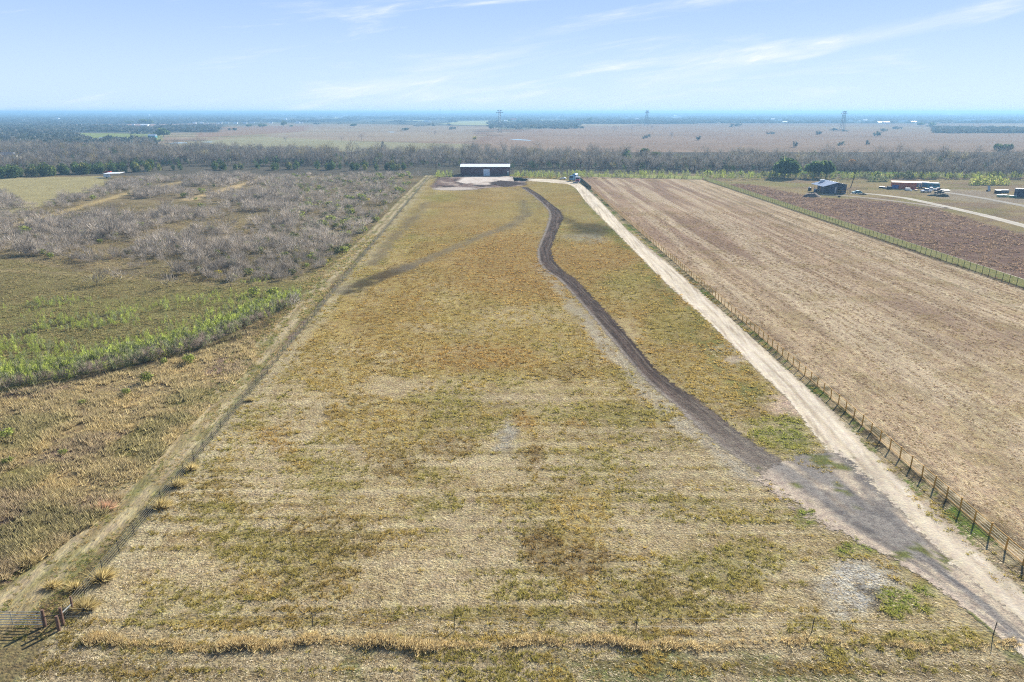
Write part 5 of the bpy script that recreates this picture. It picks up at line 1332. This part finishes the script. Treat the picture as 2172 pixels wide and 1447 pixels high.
    # ---------------- poles and pylons
    def pole(px, py, tx, ty, lb, arm=1.2):
        x, y = G(px, py); h = ZH(ty, y); dx = (tx - px) / F * (y * CS + H * SN)
        t = thing('utility_pole', lb, 'utility pole', (x, y, 0))
        MB().bar((0,0,-.3),(dx,0,h),.24,.17,8).build('pole', M['greywood'], t)
        MB().bar((dx*.94-arm,0,h*.94),(dx*.94+arm,0,h*.94),.09).build('crossarm', M['greywood'], t)
        for s in (-1, 0, 1): MB().bar((dx*.94+s*arm*.9,0,h*.94+.08),(dx*.94+s*arm*.9,0,h*.94+.38),.07).build('insulator', M['pylon'], t)
    pole(101,372,92,338,'leaning wooden utility pole in front of the far left cedars')
    pole(346,362,340,332,'wooden utility pole right of the carport, before the cedars')
    pole(632,361,631.5,330,'wooden utility pole midway along the edge of the left wood')
    pole(925,364,925,332,'wooden utility pole at the end of the two track path')
    pole(1214.5,372,1214.5,341,'wooden utility pole behind the parked lorries')
    pole(1500,376,1500,349,'wooden utility pole near the corner of the green netted fences')
    pole(1804,398,1811,363,'leaning wooden utility pole right of the dark shed',.9)
    def pylon(px, py, top, lb, wpx):
        x, y = G(px, py); h = ZH(top, y); b = wpx / F * y / 2; a = 5.5; z0 = terrain(np.array([x]), np.array([y]))[0]
        t = thing('power_pylon', lb, 'pylon', (x, y, z0), 0); mb = MB(); r = max(.2, y * .00016)
        n = 9
        def cn(k): 
            u = k / n; w_ = b * (1 - u) + .38 * b * u if u < .7 else b * .55; return [(sx*w_, sy*w_, h*u) for sx in (-1,1) for sy in (-1,1)]
        for k in range(n):
            A, B = cn(k), cn(k+1)
            for i in range(4): mb.bar(A[i], B[i], r*1.3, n=4)
            for i, j in ((0,1),(1,3),(3,2),(2,0)): mb.bar(A[i], B[j], r*.7, n=3); mb.bar(B[i], B[j], r*.7, n=3)
        mb.build('lattice', M['pylon'], t)
        for z, w_ in ((h*.9, a*1.3), (h*.99, a*.9)):
            MB().bar((-w_,0,z),(w_,0,z),r*1.8,n=4).bar((-w_,0,z),(0,0,z-2.2),r,n=3).bar((w_,0,z),(0,0,z-2.2),r,n=3).build('crossarm', M['pylon'], t)
        for s in (-1, 0, 1): MB().bar((s*a*1.2,0,h*.9),(s*a*1.2,0,h*.9-2.6),r).build('insulator', M['galv'], t)
    pylon(1060,282,233.5,'tall lattice power pylon on the plain behind the barn, nearest of three',7)
    pylon(1371,266,235,'lattice power pylon standing at the hedge right of centre, middle of three',7)
    pylon(1786,277,236,'faint lattice power pylon in the right mauve field, rightmost of three',8)
    for px, py, top in ((160,246,236),(322,247,236.5),(466,247,236.5),(934,244,233.5)):
        x, y = G(px, py); z0 = terrain(np.array([x]), np.array([y]))[0]; h = max(20, ZH(top, y)); t = thing('radio_mast', 'thin far mast rising from the blue horizon woods', 'mast', (x, y, z0), 0, 'thin masts on the horizon')
        MB().bar((0,0,0),(0,0,h),y*.0003,y*.0002,4).build('mast', M['pylon'], t); MB().bar((-2,0,h*.9),(2,0,h*.9),y*.0002,n=4).build('crossarm', M['pylon'], t)

    # ---------------- houses
    def house(px, py, wpx, hpx, wall, roof, lb, rz=0.0, group=None, hip=False, detail=True, name='house'):
        x, y = G(px, py); k = (y * CS + H * SN) / F; w_ = wpx * k; h = hpx * k; d = min(w_ * .7, 14); z0 = terrain(np.array([x]), np.array([y]))[0]
        t = thing(name, lb, 'house', (x, y, z0 - .1), rz, group); he = h * .58
        f = MB().box(-w_/2,w_/2,-d/2,d/2,0,he); f.build('wall', wall, t)
        o = w_ * .04; rm = MB()
        if hip: rm.add([(-w_/2-o,-d/2-o,he),(w_/2+o,-d/2-o,he),(w_/2+o,d/2+o,he),(-w_/2-o,d/2+o,he),(-w_*.22,0,h),(w_*.22,0,h)], [(0,1,5,4),(1,2,5),(2,3,4,5),(3,0,4),(3,2,1,0)])
        else: rm.add([(-w_/2-o,-d/2-o,he),(w_/2+o,-d/2-o,he),(w_/2+o,d/2+o,he),(-w_/2-o,d/2+o,he),(-w_/2-o,0,h),(w_/2+o,0,h)], [(0,1,5,4),(1,2,5),(2,3,4,5),(3,0,4),(3,2,1,0)])
        rm.build('roof', roof, t)
        if detail:
            for q in (-.28, .28): MB().box(w_*q-.6,w_*q+.6,-d/2-.05,-d/2,he*.35,he*.78).build('window', M['glass'], t)
            MB().box(-.5,.5,-d/2-.05,-d/2,0,he*.75).build('door', M['oldwood'], t)
        return t
    t = house(14,338,40,15,M['wallpale'],M['roofbrown'],'dark roofed house with pale gables among the trees at the far left',.5,hip=True)
    t2 = house(34,337,18,10,M['wallpale'],M['roofbrown'],'low wing roof with a pale gable right of the dark roofed house',.4)
    x, y = G(30, 337); h0 = ZH(325, y); tag(MB().box(-1,1,-.8,.8,0,h0).box(-1.2,1.2,-1,1,h0+.003,h0+.3).build('chimney_stack', M['whitep'], None, (x, y, 0)), 'tall white chimney stack rising by the dark roofed house', 'chimney')
    house(324,292,15,7,M['teal'],M['silver'],'teal house under the large oak in the clearing')
    house(215,297,7,5.5,M['whitep'],M['whitep'],'small white hut in the left clearing',.3)
    house(254,295,6,4,M['wallpale'],M['roofbrown'],'tiny pale cabin in the middle of the left clearing',.2)
    house(1089,257,12,5,M['wallpale'],M['roofred'],'house with pink red roof beyond the tall pylon')
    house(1072,258,7,3,M['wallpale'],M['whitep'],'small white house left of the pink roofed house')
    house(1203,251,8,5,M['wallpale'],M['whitep'],'pale house in the pale green field right of the pylon')
    house(1866,262,10,4,M['whitep'],M['whitep'],'long white house in the trees on the right plain, left of a pair')
    house(1879,262.5,13,5,M['whitep'],M['roofred'],'white house with reddish roof on the right plain, right of a pair')
    house(1937,261,10,4,M['whitep'],M['whitep'],'bright white house right of the pair on the right plain')
    house(1664,261.5,10,4,M['whitep'],M['whitep'],'white house at the edge of the mauve field right of centre')
    house(1901,246,9,4,M['whitep'],M['whitep'],'bright white building near the right horizon')
    house(308,267,15,4,M['wallpale'],M['whitep'],'long pale house in front of the evergreen clump on the left')
    house(283,267,5,4,M['wallpale'],M['whitep'],'tiny pale house left of the evergreen clump')
    house(122,255,8,5,M['whitep'],M['whitep'],'white house in the blue woods at the left')
    house(42,244,10,5,M['whitep'],M['whitep'],'white roofed house near the left horizon')
    house(98,246,16,3,M['whitep'],M['whitep'],'long white building in the woods near the left horizon')
    house(50,257,5,3,M['whitep'],M['whitep'],'tiny white hut below the left horizon houses')
    rest = REST
    proto = None
    for i, (px, py) in enumerate(rest):
        x, y = G(px, py)
        if proto is None:
            proto = house(px, py, 7, 3.2, M['whitep'], M['whitep'], 'tiny pale building lost among the far blue woods', 0, 'tiny pale far buildings', detail=False); k0 = y
        else:
            s = y / k0 * R.uniform(.6, 1.3); copytree(proto, (x, y, terrain(np.array([x]), np.array([y]))[0]), float(R.uniform(-.4, .4)), (s * R.uniform(.7, 1.5), s, s))

# ------------------------------------------------------------------ air, light, sky, camera
SUN_EL, SUN_AZ = math.radians(29.0), math.radians(37.5)
def build_light():
    sd = bpy.data.lights.new('sun', 'SUN'); sd.energy = 5.0; sd.angle = math.radians(.53); sd.color = (1, .955, .88)
    so = bpy.data.objects.new('sun', sd); COL.objects.link(so)
    d = Vector((math.sin(SUN_AZ) * math.cos(SUN_EL), math.cos(SUN_AZ) * math.cos(SUN_EL), math.sin(SUN_EL)))
    so.rotation_euler = d.to_track_quat('Z', 'Y').to_euler()
    w = bpy.data.worlds.new('World'); SC.world = w; w.use_nodes = True
    nt = w.node_tree; N, L = nt.nodes, nt.links; N.clear()
    out = node(N, 'ShaderNodeOutputWorld'); bg = node(N, 'ShaderNodeBackground', i_Strength=.12)
    sky = node(N, 'ShaderNodeTexSky', sky_type='NISHITA'); sky.sun_disc = False
    sky.sun_elevation = SUN_EL; sky.sun_rotation = SUN_AZ; sky.altitude = 100; sky.air_density = 1.0; sky.dust_density = .2; sky.ozone_density = 4.0
    tc = node(N, 'ShaderNodeTexCoord'); sp = node(N, 'ShaderNodeSeparateXYZ'); L.new(tc.outputs['Generated'], sp.inputs[0])
    def mth(op, a, b=None, c=None):
        n = node(N, 'ShaderNodeMath', operation=op)
        for i, v in enumerate((a, b, c)):
            if v is None: continue
            if isinstance(v, (int, float)): n.inputs[i].default_value = v
            else: L.new(v, n.inputs[i])
        return n.outputs[0]
    def rng(v, a, b, c=0.0, d=1.0):
        r = node(N, 'ShaderNodeMapRange', interpolation_type='SMOOTHSTEP', i_From_Min=a, i_From_Max=b, i_To_Min=c, i_To_Max=d); L.new(v, r.inputs['Value']); return r.outputs['Result']
    # thin cirrus, streaked from lower left to upper right
    az = mth('ARCTAN2', sp.outputs['X'], sp.outputs['Y']); el = sp.outputs['Z']
    def streak(sx, sy, slope, det, seed, ro=.6):
        cx = node(N, 'ShaderNodeCombineXYZ'); L.new(mth('MULTIPLY', az, sx), cx.inputs[0]); L.new(mth('MULTIPLY', mth('SUBTRACT', el, mth('MULTIPLY', az, slope)), sy), cx.inputs[1]); cx.inputs[2].default_value = seed
        n = node(N, 'ShaderNodeTexNoise', i_Scale=1.0, i_Detail=det, i_Roughness=ro, i_Distortion=.6); L.new(cx.outputs[0], n.inputs['Vector']); return n.outputs['Fac']
    a = rng(streak(2.6, 22, .12, 7, 3.1, .62), .48, .70); b = rng(streak(7, 40, .16, 8, 7.7, .65), .40, .72)
    wisp = mth('MULTIPLY', a, mth('ADD', .35, mth('MULTIPLY', b, .9)))
    # one long wisp climbing to the right
    off = mth('SUBTRACT', el, mth('ADD', .0105, mth('MULTIPLY', mth('SUBTRACT', az, .05), .195)))
    band = rng(mth('ABSOLUTE', mth('ADD', off, mth('MULTIPLY', mth('SUBTRACT', streak(9, 50, .2, 7, 1.2), .5), .03))), .0, .016, 1.0, 0.0)
    band = mth('MULTIPLY', mth('MULTIPLY', band, rng(az, .1, .25)), mth('ADD', .3, mth('MULTIPLY', b, .8)))
    cov = mth('MINIMUM', mth('ADD', mth('MULTIPLY', wisp, .95), mth('MULTIPLY', band, .9)), 1.0)
    # the sky itself: Nishita, evened towards a pale winter blue
    mul = node(N, 'ShaderNodeMix', data_type='RGBA', blend_type='MIX'); L.new(rng(el, .16, .4, SKYMIX, .0), mul.inputs['Factor'])
    ramp = node(N, 'ShaderNodeValToRGB'); L.new(rng(el, 0.0, .17), ramp.inputs[0])
    ramp.color_ramp.elements[0].color = (*SKY0, 1); ramp.color_ramp.elements[1].color = (*SKY1, 1)
    dim = node(N, 'ShaderNodeVectorMath', operation='SCALE'); dim.inputs['Scale'].default_value = .6; L.new(sky.outputs[0], dim.inputs[0]); L.new(dim.outputs['Vector'], mul.inputs['A']); L.new(ramp.outputs[0], mul.inputs['B'])
    mx = node(N, 'ShaderNodeMix', data_type='RGBA', blend_type='MIX'); L.new(cov, mx.inputs['Factor']); L.new(mul.outputs['Result'], mx.inputs['A']); mx.inputs['B'].default_value = (*CLOUD, 1)
    L.new(mx.outputs['Result'], bg.inputs['Color']); L.new(bg.outputs[0], out.inputs[0])
    # haze
    m, nt, N, L = newmat('haze'); out = node(N, 'ShaderNodeOutputMaterial'); v = node(N, 'ShaderNodeVolumePrincipled')
    v.inputs['Color'].default_value = (*HAZEC, 1); v.inputs['Density'].default_value = HAZED; v.inputs['Anisotropy'].default_value = .15
    L.new(v.outputs[0], out.inputs['Volume'])
    S = 3.2e6
    o = MB().box(-26000, 26000, -3200, 18600, -6, 51).build('haze', m); tag(o, kind='stuff')
    # camera
    cd = bpy.data.cameras.new('camera'); cd.sensor_fit = 'HORIZONTAL'; cd.sensor_width = 36; cd.lens = 36 * F / 2172; cd.clip_start = .5; cd.clip_end = 200000
    co = bpy.data.objects.new('camera', cd); COL.objects.link(co); co.location = (0, 0, H); co.rotation_euler = (PI / 2 - PITCH, 0, 0); SC.camera = co
    SC.view_settings.view_transform = 'Standard'; SC.view_settings.look = 'None'; SC.view_settings.exposure = EXPO; SC.view_settings.gamma = 1.0
    SC.cycles.max_bounces = 4; SC.cycles.diffuse_bounces = 2; SC.cycles.transparent_max_bounces = 12; SC.cycles.volume_bounces = 0
    SC.cycles.use_denoising = False; SC.cycles.filter_width = 1.1; SC.cycles.sample_clamp_indirect = 4.0

SKYMIX, SKY0, SKY1, CLOUD = .96, (2.3, 2.92, 3.55), (1.42, 2.08, 3.55), (3.3, 3.5, 3.7)
HAZEC, HAZED, EXPO = (.29, .53, .77), 2.3e-4, 1.3

build_ground(); build_sheets(); build_plants(); build_things(); build_light()
